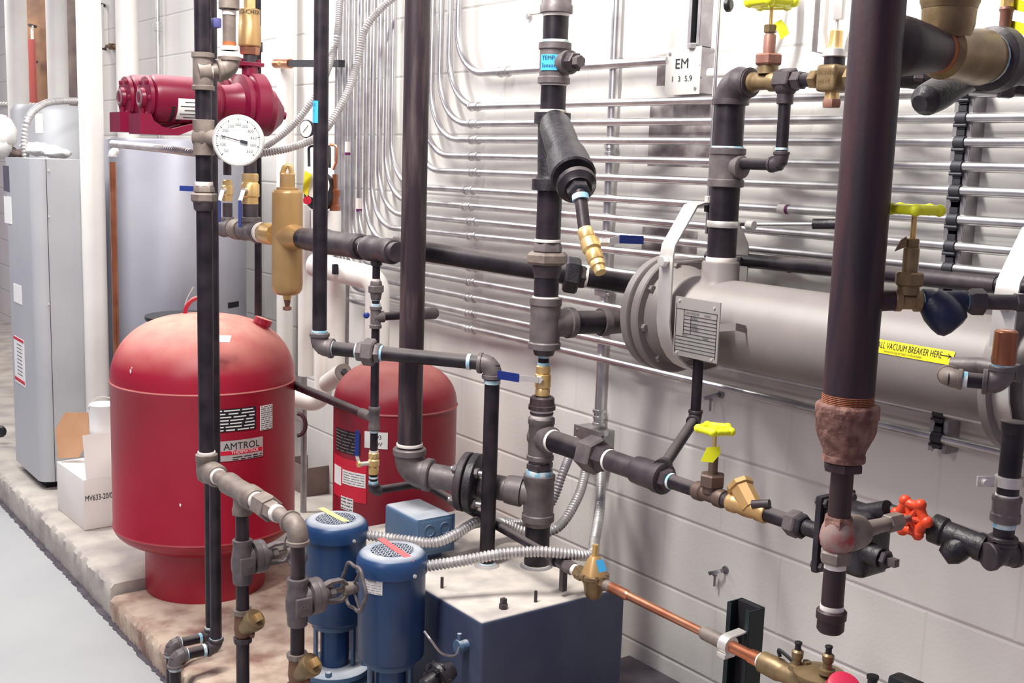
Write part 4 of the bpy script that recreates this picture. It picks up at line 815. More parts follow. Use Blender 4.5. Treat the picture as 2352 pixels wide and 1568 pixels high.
VL(t, SP, 'drain_neck', BRASS, [(674, 22), (688, 18)]); VL(t, SP, 'drain_cock', BROWN, [(686, 12), (690, 16), (703, 10), (705, 20), (711, 20), (713, 10)], 12)
MB().lathe(onl(PA, PB, 627)-X_*.0, -X_*1+Vector((0, -.6, .05)), [(0, .007), (.034, .007)], 10).build('side_port', BRASS, t)
# stacks
def stack(px, lab, plab, motor=True, dx=0, small=False):
    v = onl(PA, PB, px); xy = (v.x, v.y); k = .62 if small else 1
    t = thing('pump_stack_pipe', lab, 'pipe', v)
    VL(t, xy, 'nipple', FITD, [(466, 36*k), (510, 36*k)]); VL(t, xy, 'tee_branch', FIT, [(498, 44*k), (500, 48*k), (508, 48*k), (510, 42*k), (525, 42*k)]); VL(t, xy, 'nipple', FITD, [(340, 30*k), (402, 30*k)])
    b = thing('ball_valve', lab.split(',')[0]+': its brass ball valve with a hanging blue lever', 'valve', vz(xy, 468), 'brass ball valves')
    if small: VL(b, xy, 'valve_body', BRASS, [(413, 18), (415, 22), (425, 22), (428, 27), (446, 27), (449, 22), (462, 22)], 16)
    else: VL(b, xy, 'valve_body', BRASS, [(398, 34), (400, 38), (414, 38), (418, 34), (424, 42), (450, 42), (453, 36), (468, 37)], 18)
    s_ = vz(xy, 436); s1 = s_+Vector((-.035, -.03, 0))*(.7 if small else 1); MB().tube(s_, s1, .007, seg=10).build('stem', ZINC, b)
    D_ = pj(s1)[2]; x1 = pj(s1)[0]; lv = MB().strip([s1, P(x1-3, 448, D=D_), P(x1-8, 462, D=D_)], (.010, -.008, 0), .003).build('lever', ZINC, b); MB().strip([P(x1-8, 460, D=D_), P(x1-8, 522 if not small else 510, D=D_)], (.007, -.006, 0), .006).build('lever_grip', BLUEP, lv)
    return xy
xyA = stack(575, 'front pump stack pipe, rising through a brass ball valve behind the dial gauge', '')
xyB = stack(523, 'rear pump stack pipe, thinner and just left of the front one', '', small=True)
def circ(xy, lab, cy, r, top=150):
    """inline circulator: volute in the pipe, motor toward -X"""
    v = vz(xy, cy); t = thing('circulator_pump', lab, 'pump', v-Z_*.09, 'red inline circulators')
    MB().lathe(v+X_*.045, -X_, [(0, .05), (.004, .085), (.012, .094), (.05, .094), (.056, .088), (.062, .06)], 36).build('volute', MAG, t)
    MB().lathe(v+Vector((.035, 0, -.02)), Vector((.9, -.1, -.1)), [(0, .075), (.03, .07), (.065, .03), (.07, .012), (.078, .012)], 24).build('volute_nose', MAG, t)
    for z0, z1 in ((.085, .115), (-.115, -.085)):
        MB().tube(v+Z_*z0, v+Z_*z1, .024).build('neck', MAG, t); s_ = 1 if z0 > 0 else -1; MB().box(v+Z_*s_*.118, (.075, .058, .014), bev=.012).build('flange', MAG, t)
        for q in (-1, 1): MB().hex(v+Vector((q*.028, 0, s_*.105)), v+Vector((q*.028, 0, s_*.135)), .007).build('flange_bolt', MAG, t)
    MB().lathe(v-X_*.012, -X_, [(0, .082), (.012, .088), (.022, .088), (.028, .062), (.05, .055), (.085, .052), (.095, .062), (.108, .066)], 30).build('bearing_bracket', MAG, t)
    m0 = v-X_*.115; L_ = .195
    mt = MB().lathe(m0, -X_, [(0, .060), (.006, .068), (L_-.02, .070), (L_-.006, .067), (L_, .058)], 36).build('motor_housing', MAG, t)
    e = m0-X_*L_; MB().lathe(e, -X_, [(0, .060), (.002, .063), (.012, .062), (.014, .052), (.016, .030), (.026, .028), (.028, .020)], 30).build('end_bell', MAG, t)
    for k in range(12):
        a = 2*pi*k/12; c = e+Vector((-.009, cos(a)*.052, sin(a)*.052)); MB().box(c, (.02, .012, .012), bev=.003).build('end_lug', MAG, t) if k % 2 == 0 else None
    M = MB()
    for j in range(2):
        for k in range(7):
            a = radians(200+k*7); c = e+Vector((.05+.022*j, cos(a)*.0692, sin(a)*.0692)); M.box(c, (.012, .0045, .003), (X_, Vector((0, -sin(a), cos(a))), Vector((0, cos(a), sin(a)))))
    M.build('vent_slots', HOLE, mt)
    # cradle
    b = e+X_*.01; M = MB(); prof = [(-.042, -.044), (-.010, -.044), (-.002, -.063), (.022, -.079), (.053, -.084), (.135, -.060), (.135, -.074), (.070, -.102), (-.042, -.102)]
    fr_ = [M.bm.verts.new(e+Vector((x, -.05, z))) for x, z in prof]; bk_ = [M.bm.verts.new(e+Vector((x, .05, z))) for x, z in prof]
    M.bm.faces.new(fr_); M.bm.faces.new(bk_[::-1])
    for i in range(9): M.bm.faces.new((fr_[i], bk_[i], bk_[(i+1) % 9], fr_[(i+1) % 9]))
    M.box(e+Vector((-.020, 0, -.035)), (.008, .024, .07), bev=.003); M.build('cradle', MAG, t)
    M = MB(); M.lathe(b+Vector((-.026, 0, .0)), -X_, [(0, .018), (.004, .025), (.012, .025), (.014, .019), (.010, .010)], 20); M.build('mount_ring', mat('dusty_ring', (.22, .12, .14), .5), t)
    return t, mt, e
t1, mt1, e1 = circ(xyA, 'front red circulator pump, motor with data plate toward the left', 240, 0)
q = e1+Vector((.062, 0, 0)); M = MB(); g = []
for k in range(7):
    a = radians(178+k*9); g.append([M.bm.verts.new(q+Vector((dx_, cos(a)*.0712, sin(a)*.0712))) for dx_ in (0, .09)])
for a_, b_ in zip(g, g[1:]): M.bm.faces.new((a_[0], a_[1], b_[1], b_[0]))
dp = M.build('data_plate', PAPER, mt1)
M = MB()
for k in range(5):
    a = radians(186+k*9.5); M.box(q+Vector((.045, cos(a)*.0716, sin(a)*.0716)), (.075 if k % 2 else .05, .002, .0012), (X_, Vector((0, -sin(a), cos(a))), Vector((0, cos(a), sin(a)))))
M.build('print_lines', INK, dp)
circ(xyB, 'rear red circulator pump, only its motor end showing left of the front one', 238, 0)
# brass check valve etc above front pump
t = thing('brass_check_valve', 'tall tan brass check valve standing above the front red pump', 'valve', vz(xyA, 128))
VL(t, xyA, 'valve_top', BRASS, [(-10, 26), (0, 28), (20, 28)], 8); VL(t, xyA, 'valve_body', TAN, [(20, 34), (22, 48), (56, 48), (60, 52), (105, 52), (108, 46)], 24); VL(t, xyA, 'hex_end', COPPER, [(106, 46), (126, 44)], 6, .2); VL(t, xyA, 'nipple', FITD, [(124, 30), (154, 30)]); vtape(t, xyA, 146, 152, 32, TAPEW)
VL(t, xyA, 'nipple', FITD, [(-400, 24), (0, 24)])
cyltext(t, 'FLO-CHEX', .017, xyA, rad(50, vz(xyA, 40)), 548, vz(xyA, 34).z)
p = P(592, 100, D=3.75); t = thing('rear_drop_pipe', 'thin black vertical pipe right behind the pump stacks, down to the red tank', 'pipe', vz((p.x, p.y), 760)); VL(t, (p.x, p.y), 'pipe', IRON, [(-400, 15), (750, 17)], 16); VL(t, (p.x, p.y), 'union_nut', FITD, [(96, 22), (120, 22)], 6)

# ============================================================ LEFT RISER WITH DIAL THERMOMETER
e5 = P(470, 560, D=2.67); RA = (e5.x, e5.y)
t = thing('front_left_riser', 'black riser at front left carrying the dial thermometer, tees and a union', 'pipe', vz(RA, 1075))
VL(t, RA, 'pipe', IRON, [(-420, 40), (130, 38)]); VL(t, RA, 'tee', FITB, [(121, 44), (122, 52), (132, 52), (135, 46), (196, 46), (198, 52), (207, 52), (208, 44)])
c = vz(RA, 165); f5 = P(527, 160, D=pj(c)[2]+.03); elc = f5; d5 = (f5-c).normalized(); AL(t, c, f5, 'tee_branch', FITB, [(452, 50), (470, 54), (480, 52), (482, 40)]); AL(t, c, f5, 'nipple', FITB, [(478, 33), (505, 33)]); tape(t, c, f5, 479, 485, 38, TAPEW)
elbow(t, f5, -d5, Z_, rad(36, f5), FITB, 1.3, 1.6); xy5 = (f5.x, f5.y)
VL(t, xy5, 'pipe', FITB, [(30, 30), (116, 30)]); vtape(t, xy5, 24, 35, 32, TAPEW); vtape(t, xy5, 106, 116, 40, TAPEW); VL(t, xy5, 'pipe', FITB, [(-400, 30), (-30, 30)]); VL(t, xy5, 'coupling', FITB, [(-40, 46), (20, 47), (22, 44)]); VL(t, xy5, 'rust_band', RUSTO, [(96, 30.6), (107, 30.6)])
VL(t, RA, 'pipe', IRON, [(205, 37), (280, 37)]); VL(t, RA, 'tee', FITB, [(275, 46), (276, 50), (300, 48), (340, 48), (356, 50), (357, 44)]); c = vz(RA, 316)
VL(t, RA, 'pipe', IRON, [(355, 37), (428, 37)]); vtape(t, RA, 417, 427, 40, TAPEW); VL(t, RA, 'union_nut', FITB, [(426, 46), (443, 48)], 6, .2); VL(t, RA, 'union_nut', FITB, [(443, 60), (464, 60)], 6, .25); VL(t, RA, 'union_collar', FITD, [(463, 50), (480, 47), (484, 42)])
VL(t, RA, 'pipe', IRON, [(480, 37), (1060, 35)]); vtape(t, RA, 1036, 1043, 40, TAPEW)
g0 = P(548, 323, D=2.60); gx, gy = (c.x-g0.x), 0
gn = Vector((-.52, -.85, .06)).normalized()
t6p = t; t6 = thing('dial_thermometer', 'large round white dial thermometer, needle near 150, on the front left riser', 'thermometer', g0-Z_*.065)
AL(t6, c, g0, 'stem_socket', FITB, [(455, 50), (470, 54), (478, 52), (482, 40), (498, 38), (515, 34)], 20)
G = .0577; MB().lathe(g0-gn*.022, gn, [(0, G*.6), (.004, G*.94), (.018, G*.96), (.020, G*1.0), (.028, G*1.0), (.030, G*.95), (.029, G*.90)], 48, cap=True).build('case', ZINC, t6)
fc = MB().lathe(g0+gn*.0078, gn, [(0, G*.92), (.0008, G*.92)], 48).build('dial_face', GLASSM, t6)
gx_ = Z_.cross(gn).normalized(); gy_ = gn.cross(gx_); M = MB(); gc = g0+gn*.0095
for k in range(51):
    a = radians(222-k*264/50); d = gx_*cos(a)+gy_*sin(a); tt = gn.cross(d); L_ = .09 if k % 5 == 0 else .045; M.box(gc+d*G*(.86-L_/2), (G*L_, .0008 if k % 5 else .0014, .0005), (d, tt, gn))
M.build('scale_marks', INK, fc)
for k, s_ in enumerate(('50', '100', '150', '200', '250', '300', '350', '400', '450', '500', '550')):
    a = radians(222-k*26.4); d = gx_*cos(a)+gy_*sin(a); text(s_, .0098, gc+d*G*.61-gy_*.0035, gx_, gy_, INK, fc, align='CENTER')
a = radians(200-0); nd = (gx_*cos(radians(166))+gy_*sin(radians(166))); tt = gn.cross(nd); M = MB(); o_ = gc+gn*.002
M.strip([o_+nd*G*.66, o_, o_-nd*G*.38], tt*.0022, .0008); M.strip([o_-nd*G*.10, o_-nd*G*.38], tt*.007, .001); M.build('needle', INK, fc)
# small blue lever on the union
p = vz(RA, 433); MB().strip([P(413, 432, D=2.67), P(455, 434, D=2.67)], (0, 0, .012), .005).build('valve_lever', BLUEP, t6p)
MB().box(P(496, 53, D=2.62), (.02, .02, .022), bev=.004).build('vent_knob', mat('faded_blue', (.08, .08, .25), .5), t6p)
# thin pair of pipes
pair = []
for (px, lab, yb, w, dd_) in ((491, 'front of the two slim black pipes beside the front left riser', 1478, 26, 3.10), (478, 'rear of the two slim black pipes beside the front left riser', 1452, 22, 3.19)):
    e = P(px+4, 1300, D=dd_); xy = (e.x, e.y); t = thing('slim_black_pipe', lab, 'pipe', vz(xy, yb), 'slim pair of black pipes')
    c = vz(xy, yb+8); r = rad(w, c); VL(t, xy, 'pipe', IRON, [(-400, w), (yb, w)], 20)
    elbow(t, c, Z_, -X_, r*.98, FITD, 1.22, 1.7); vtape(t, xy, yb-14, yb-7, w*1.12)
    x2 = Vector((P(402 if w > 24 else 392, 1508 if w > 24 else 1486, Y=c.y).x, c.y, c.z)); pipe(t, c, x2, r*.98); elbow(t, x2, X_, -Z_, r, FIT, 1.25, 1.9); pipe(t, x2, (x2.x, x2.y, .0), r*.98)
    for q in (c-X_*r*2.0, x2+X_*r*2.2): MB().tube(q, q-X_*.008, r*1.1).build('thread_tape', TAPEB, t)
    MB().tube(x2-Z_*r*1.9, x2-Z_*(r*1.9+.008), r*1.1).build('thread_tape', TAPEB, t)

# ============================================================ FRONT HEADER AND VALVED LEGS
h0 = vz(RA, 1078); LA = h0; LB = P(690, 1212, X=h0.x); LB = Vector((h0.x, LB.y, LB.z))
t = thing('front_header', 'grey-brown foreground header with tee and hex union, sloping from the left riser', 'pipe', LB)
def Hf(name, m_, prof, seg=24, **k): return AL(t, LA, LB, name, m_, prof, seg, **k)
VL(t, RA, 'elbow', FITB, [(1042, 44), (1043, 50), (1056, 50), (1060, 46), (1080, 48), (1100, 40), (1108, 20)], 24); Hf('elbow_outlet', FITB, [(474, 46), (484, 48), (487, 54), (498, 54), (500, 46)]); Hf('pipe', FITB, [(495, 34), (660, 34)])
tape(t, LA, LB, 499, 504, 38, TAPEW); Hf('tee', FITB, [(522, 44), (525, 52), (534, 52), (537, 48), (568, 50), (572, 58), (585, 58), (588, 48)]); tape(t, LA, LB, 587, 592, 40, TAPEW)
Hf('union_nut', FITB, [(598, 60), (622, 64)], 6, ph=.3); Hf('union_nut', FITB, [(620, 48), (634, 48)], 6, ph=.3); tape(t, LA, LB, 633, 641, 40, TAPEW)
v2 = onl(LA, LB, 684); XV2 = (v2.x, v2.y); rv = rad(37, v2); dh = (LA-LB).normalized()
elbow(t, v2, dh, -Z_, rv, FITB, 1.3, 2.3); v1 = onl(LA, LB, 556); XV1 = (v1.x, v1.y)
VL(t, XV1, 'tee_branch', FITB, [(1140, 40), (1164, 42), (1167, 46), (1180, 45), (1181, 36)])
def leg(xy, lab, y, s, wheelon, vlab, slab):
    t = thing('valved_leg_pipe', lab, 'pipe', (xy[0], xy[1], 0))
    Y = lambda k: y+k*s
    VL(t, xy, 'pipe', BAREB, [(y-95 if s > 1.05 else y-62, 31*s), (Y(5), 31*s)]); VL(t, xy, 'pipe', BAREB, [(Y(98), 30*s), (Y(165), 30*s)])
    pipe(t, vz(xy, Y(232)), (xy[0], xy[1], 0), rad(30*s, vz(xy, Y(235))), BAREB)
    g = thing('globe_valve', vlab, 'valve', vz(xy, Y(103)), 'iron globe valves on the front legs')
    VL(g, xy, 'valve_body', FIT, [(Y(0), 40*s), (Y(1), 45*s), (Y(10), 46*s), (Y(14), 42*s), (Y(30), 46*s), (Y(48), 52*s), (Y(68), 50*s), (Y(80), 44*s), (Y(84), 45*s), (Y(100), 42*s), (Y(103), 34*s)], 26)
    v = vz(xy, Y(46)); k = rad(84*s, v)/.0425*.98
    MB().box(v+Vector((-.0, -.030, -.008))*1, (.036, .010, .040), bev=.004).build('cast_pad', FIT, g)
    text('125', .013, v+Vector((-.012, -.0362, -.008)), X_, Z_, FITB, g)
    B0 = v+Vector((.010, 0, 0)); MB().lathe(B0, X_, [(0, .024), (.012, .026), (.014, .037), (.024, .0385), (.027, .0385), (.029, .0365), (.036, .0385), (.041, .037), (.044, .022), (.056, .016), (.060, .012)], 32).build('bonnet', FIT, g)
    Y0 = B0+X_*.054
    for sg in (1, -1): MB().strip([Y0+Vector((-.005, 0, .016*sg)), Y0+Vector((.012, 0, .022*sg)), Y0+Vector((.036, 0, .022*sg)), Y0+Vector((.048, 0, .012*sg))], (0, .018, 0), .006).build('yoke_arm', FIT, g)
    MB().tube(Y0, Y0+X_*.078, .0055).build('stem', FITB, g); MB().hex(Y0+X_*.008, Y0+X_*.022, .013).build('gland_nut', FIT, g); MB().lathe(Y0+X_*.042, X_, [(0, .014), (.018, .014), (.02, .010)], 16).build('yoke_bushing', FITB, g)
    if wheelon: wheel(g, Y0+X_*.068, X_, .054, FIT, 3, .075, 6)
    st = thing('wye_strainer', slab, 'strainer', vz(xy, Y(236)), 'rusty strainers on the front legs')
    VL(st, xy, 'hex_end', BROWN if 0 else FITB, [(Y(160), 46*s), (Y(170), 46*s)], 8, .2); VL(st, xy, 'strainer_body', COPD if 0 else mat('tan_rust_casting', (.20, .10, .055), .6, .1, (.14, .06, .035), 20, bump=.3), [(Y(168), 36*s), (Y(205), 40*s), (Y(222), 34*s)], 20); VL(st, xy, 'hex_end', FITD, [(Y(224), 44*s), (Y(236), 42*s)], 8, .2)
    a = vz(xy, Y(205)); dq = Vector((.10, -.52, .85)).normalized(); dq = Vector((.28, -.62, .55)).normalized()
    MB().lathe(a, dq, [(0, .018), (.035, .0225), (.036, .025), (.050, .0255), (.054, .023)], 22).build('bonnet', BRONZE, st); xx, yy = basis(dq); MB().box(a+dq*.058, (.018, .018, .012), (xx, yy, dq), bev=.001).build('square_head', TAN, st)
    MB().lathe(a-Z_*.012, Vector((.8, -.5, -.1)), [(0, .009), (.026, .008), (.027, .006)], 10).build('side_plug', BROWN, st)
leg(XV1, 'rear valved drop leg under the front header tee', 1238, 1.0, True, 'iron globe valve on the rear drop leg, handwheel hidden behind the front leg', 'rusty strainer with square plug on the rear drop leg')
leg(XV2, 'front valved drop leg under the header elbow', 1326, 1.08, True, 'iron globe valve on the front drop leg, open handwheel over the blue motor', 'rusty strainer with square plug at the bottom edge on the front drop leg')

# ============================================================ THIN CENTRE RISER (photo x 860)
v6 = onl(PA, PB, 865); R6 = (v6.x, v6.y+.0)
t = thing('thin_centre_riser', 'thin black pipe with many fittings dropping from the header past the rear red tank', 'pipe', vz(R6, 1130))
VL(t, R6, 'bushing', FITD, [(590, 26), (599, 24), (600, 27), (608, 27), (611, 20)]); VL(t, R6, 'pipe', IRON, [(608, 18), (650, 18)]); vtape(t, R6, 640, 646, 20, TAPEW); VL(t, R6, 'union_nut', FIT, [(645, 26), (656, 27)], 6); VL(t, R6, 'union_nut', FIT, [(655, 37), (672, 37)], 6, .3); VL(t, R6, 'union_collar', FIT, [(671, 28), (684, 24), (690, 20)]); VL(t, R6, 'nipple', IRON, [(684, 18), (706, 18)]); vtape(t, R6, 697, 704, 21); vtape(t, R6, 684, 689, 21)
VL(t, R6, 'tee', FIT, [(703, 24), (704, 28), (710, 28), (712, 24), (744, 24), (746, 28), (753, 28), (754, 22)]); VL(t, R6, 'pipe', IRON, [(750, 19), (940, 20)])
VL(t, R6, 'tee', FIT, [(933, 24), (935, 27), (943, 27), (945, 24), (976, 24), (978, 27), (986, 27)]); vtape(t, R6, 988, 993, 21); VL(t, R6, 'pipe', IRON, [(984, 18), (1042, 18)]); vtape(t, R6, 1034, 1039, 21, TAPEW); VL(t, R6, 'nipple', IRON, [(1086, 18), (1115, 18)]); vtape(t, R6, 1094, 1098, 21); vtape(t, R6, 1104, 1110, 22)
c = vz(R6, 728); e = P(985, 720, D=pj(c)[2]+.05); d = (e-c).normalized(); AL(t, c, e, 'tee_branch', FIT, [(858, 26), (874, 27), (882, 27), (883, 22)]); AL(t, c, e, 'pipe', IRON, [(880, 19), (1000, 19)]); AL(t, c, e, 'elbow', FIT, [(972, 20), (975, 26), (1000, 27), (1006, 16)])
p = P(843, 723, D=2.9); MB().lathe(p, Vector((-.6, -.8, 0)), [(0, .007), (.012, .008), (.014, .005)], 12).build('blue_knob', BLUEP, t)
c6 = vz(R6, 1127); r6 = rad(19, c6); R5a = P(922, 1124, X=1.60); e6 = Vector((1.60, c6.y-.0, c6.z)); R5b = P(1330, 1314, X=1.60)
elbow(t, c6, Z_, e6-c6, r6, FITD, 1.3, 1.8); pipe(t, c6, e6, r6, IRON); 
c = vz(R6, 960); e = P(680, 886, D=3.80); AL(t, c, e, 'tee_branch', FIT, [(852, 22), (840, 24), (832, 24)]); AL(t, c, e, 'pipe', IRON, [(835, 20), (662, 20)])
t = thing('ball_valve', 'small brass ball valve with upright blue lever in front of the rear red tank', 'valve', vz(R6, 1090), 'brass ball valves')
VL(t, R6, 'valve_body', BRASS, [(1038, 21), (1040, 25), (1050, 25), (1053, 21), (1056, 27), (1068, 27), (1070, 21), (1074, 24), (1088, 23)], 16); c = vz(R6, 1062); s_ = P(826, 1066, D=pj(c)[2]-.02); MB().tube(c, s_, .006, seg=10).build('stem', ZINC, t); MB().lathe(s_, s_-c, [(0, .009), (.006, .008)], 10).build('stem_nut', BRASS, t)
lv = MB().strip([s_, P(822, 1055, D=pj(s_)[2]), P(819, 1044, D=pj(s_)[2])], (.008, -.004, 0), .003).build('lever', ZINC, t); MB().strip([P(819, 1046, D=pj(s_)[2]), P(821, 988, D=pj(s_)[2])], (.009, -.005, 0), .006).build('lever_grip', BLUEP, lv)
t = thing('low_feed_pipe', 'long thin black pipe crossing low behind the tank vent toward the brass regulator', 'pipe', R5b)
A5 = e6; B5 = Vector((1.60, R5b.y, R5b.z)); AL(t, A5, B5, 'pipe', IRON, [(925, 18), (1302, 21)]); x, y = 0, 0
elbow(t, e6, -X_, B5-A5, r6, FITD, 1.3, 1.8); AL(t, A5, B5, 'coupling', FITD, [(1040, 24), (1062, 25)], 14); AL(t, A5, B5, 'union_nut', FITD, [(1284, 30), (1300, 30)], 6); AL(t, A5, B5, 'pipe_clamp', FITD, [(1272, 34), (1280, 34)], 14); AL(t, A5, B5, 'union_nut', FIT, [(1300, 32), (1318, 32)], 6); tape(t, A5, B5, 1318, 1326, 26, TAPEW)
p = onl(A5, B5, 1295); MB().box(p-Z_*.035, (.014, .014, .06), bev=.002).build('support_leg', FITD, t)
t = thing('pressure_regulator', 'bronze pressure regulator with blue-labelled bonnet at the corner of the blue tank', 'regulator', P(1366, 1360, X=1.6))
AL(t, A5, B5, 'inlet_nut', BRONZE, [(1325, 34), (1340, 34)], 6); v = onl(A5, B5, 1364); xy = (v.x, v.y)
VL(t, xy, 'valve_body', BRONZE, [(1326, 56), (1345, 46), (1362, 42), (1372, 30)], 20); VL(t, xy, 'diaphragm_flange', BRONZE, [(1316, 66), (1318, 72), (1326, 72), (1328, 64)], 8, .3); VL(t, xy, 'bonnet', TAN, [(1276, 22), (1284, 34), (1316, 60)], 16); VL(t, xy, 'adjusting_stem', BRASS, [(1250, 14), (1280, 15)], 12)
MB().quad([P(x, y, D=pj(v)[2]-.045) for x, y in ((1376, 1315), (1394, 1310), (1385, 1284), (1368, 1287))], .001).build('label', BLUET, t); AL(t, CA, CB, 'outlet_nut', BRONZE, [(1380, 34), (1392, 34)], 6); AL(t, CA, CB, 'outlet_nut', FITB, [(1390, 28), (1404, 26)], 12)
for k in range(6): a = 2*pi*k/6; MB().hex(vz(xy, 1322)+Vector((cos(a)*.030, sin(a)*.030, -.008)), vz(xy, 1322)+Vector((cos(a)*.030, sin(a)*.030, .008)), .004).build('flange_bolt', BRONZE, t)

# ============================================================ RED TANKS
def lathez(t, xy, name, m_, prof, seg=72): return MB().lathe((xy[0], xy[1], 0), Z_, prof, seg).build(name, m_, t, ang=30)
T1 = (1.375, 3.545); r1 = .291; fx = Vector((T1[0], T1[1], 0)); zs = vz(T1, 868).z; zl = vz(T1, 1190).z; ztop = vz(T1, 722).z; zbot = .25
t = thing('expansion_tank', 'big glossy red expansion tank on the near pad, AMTROL label on its side', 'tank', (*T1, .085))
prof = [(zbot-.02, r1*.64)]
for k in range(1, 9): a = pi/2*k/8; prof.append((zl-(zl-zbot)*cos(a), r1*(.62+.38*sin(a)) if k < 8 else r1))
prof += [(zl-.004, r1*.998), (zl, r1*1.008), (zl+.006, r1*.998), (zs-.006, r1*.998), (zs, r1*1.008), (zs+.004, r1*.998)]
for k in range(1, 15): a = pi/2*k/14; prof.append((zs+.004+(ztop-zs-.004)*sin(a)**1.0, r1*cos(a)**.72 if k < 14 else 0))
lathez(t, T1, 'tank_shell', RED, prof); lathez(t, T1, 'base_ring', RED, [(.085, r1*.66), (.09, r1*.665), (zbot+.03, r1*.66)])
# lifting ring, air cap
c = Vector((T1[0]+.01, T1[1]+.05, ztop-.006)); MB().sweep([c+Vector((-.045*cos(a), .02*cos(a), .055*sin(a))) for a in [pi*k/12 for k in range(13)]], .007, 10).build('lifting_handle', RED, t)
c = P(600, 748, D=3.72); d = Vector((.35, -.1, 1)).normalized(); MB().lathe(c-d*.03, d, [(0, .024), (.01, .026), (.035, .026), (.036, .030), (.055, .029), (.056, .024)], 22).build('air_valve_cap', RED, t)
def cylbox(t, xy, r, x0, x1, y0, y1, m_, name, sub=None, n=10):
    z0 = (vz(xy, y1).z+0); 
    # z by front-surface ray at mid column
    xm = (x0+x1)/2
    def hit(px, py, r_=r):
        d = ray(px, py); a = d.x**2+d.y**2; b = 2*(-xy[0]*d.x-xy[1]*d.y); c = xy[0]**2+xy[1]**2-r_*r_; q = b*b-4*a*c
        return CAM+d*((-b-sqrt(max(q, 0)))/(2*a))
    pa, pb, pm, pn = hit(x0, y0), hit(x1, y0), hit(xm, y0), hit(xm, y1)
    a0 = atan2(pa.y-xy[1], pa.x-xy[0]); a1 = atan2(pb.y-xy[1], pb.x-xy[0])
    if a1 < a0-.1: a1 += 2*pi
    return cylpatch(t, xy, a0, a1, pn.z, pm.z, r+.0015, m_, name, n), a0, a1, pn.z, pm.z
RT = r1*1.0
db, a0, a1, z0, z1 = cylbox(t, T1, RT, 490, 587, 938, 990, INK, 'data_label')
def bars(par, xy, r, a0, a1, z0, z1, rows, m_, seed=1, h=.5):
    rnd = random.Random(seed); M = MB()
    for i in range(rows):
        z = z0+(z1-z0)*(i+.5)/rows; hh = (z1-z0)/rows*h; a = a0+(a1-a0)*.05
        while a < a1-(a1-a0)*.08:
            w = min((a1-a0)*rnd.uniform(.10, .38), a1-(a1-a0)*.04-a); n = 3; g = []
            for k in range(n+1):
                q = a+w*k/n; g.append([M.bm.verts.new((xy[0]+(r+.0028)*cos(q), xy[1]+(r+.0028)*sin(q), zz)) for zz in (z-hh/2, z+hh/2)])
            for p_, q_ in zip(g, g[1:]): M.bm.faces.new((p_[0], q_[0], q_[1], p_[1]))
            a += w+(a1-a0)*rnd.uniform(.03, .08)
    return M.build('print_lines', m_, par)
bars(db, T1, RT, a0, a1, z0, z1, 7, PAPER, 3, .38)
ww, a0, a1, z0, z1 = cylbox(t, T1, RT, 597, 625, 930, 986, PAPER, 'bar_code_label'); bars(ww, T1, RT, a0, a1, z0, z1, 12, INK, 5, .3)
ll, a0, a1, z0, z1 = cylbox(t, T1, RT, 494, 603, 1010, 1056, mat('silver_label', (.62, .58, .56), .35, .3), 'brand_label', n=14)
red_ = cylpatch(ll, T1, a0+(a1-a0)*.10, a1-(a1-a0)*.02, z0+(z1-z0)*.30, z0+(z1-z0)*.50, RT+.0022, REDI, 'red_band', n=12)
cyltext(ll, 'AMTROL', .030, T1, RT+.001, 513, z0+(z1-z0)*.56, INK, 1.0); cyltext(ll, 'THERMXTROL', .0145, T1, RT+.0015, 530, z0+(z1-z0)*.335, PAPER, 1.0)
bars(ll, T1, RT-.0005, a0+(a1-a0)*.3, a1, z0, z0+(z1-z0)*.22, 2, INK, 8, .4)
for px, py, w_ in ((300, 853, 6), (414, 1160, 5), (303, 845, 3)):
    d = ray(px, py); a_ = d.x**2+d.y**2; b_ = 2*(-T1[0]*d.x-T1[1]*d.y); c_ = T1[0]**2+T1[1]**2-(r1+.0006)**2
    h_ = CAM+d*((-b_-sqrt(max(b_*b_-4*a_*c_, 0)))/(2*a_)); n_ = (h_-Vector((*T1, h_.z))).normalized(); x_ = Z_.cross(n_)
    MB().quad([h_+x_*.0012*w_*.6+Z_*.001, h_+Z_*.0014*w_, h_-x_*.0012*w_*.5+Z_*.002, h_-Z_*.0012*w_], .0008).build('paint_chip', PAPER, t)
# paper tag on dome: small tilted patch following the dome
pt = P(512, 778, D=3.42); n_ = Vector((-.25, -.45, .85)).normalized()
MB().box(Vector((pt.x, pt.y, pt.z)), (.045, .002, .03), (Vector((.8, -.55, 0)).normalized(), n_, n_.cross(Vector((.8, -.55, 0)).normalized()))).build('paper_tag', PAPER, t)
# loop pipe at tank right side
q = P(683, 975, D=3.55); MB().sweep([q+(r_*(.026*sin(a))+u_*(.034*cos(a))) for a in [pi*k/12 for k in range(13)]], .006, 10).build('hose_loop', mat('maroon_hose', (.06, .012, .02), .5), t)

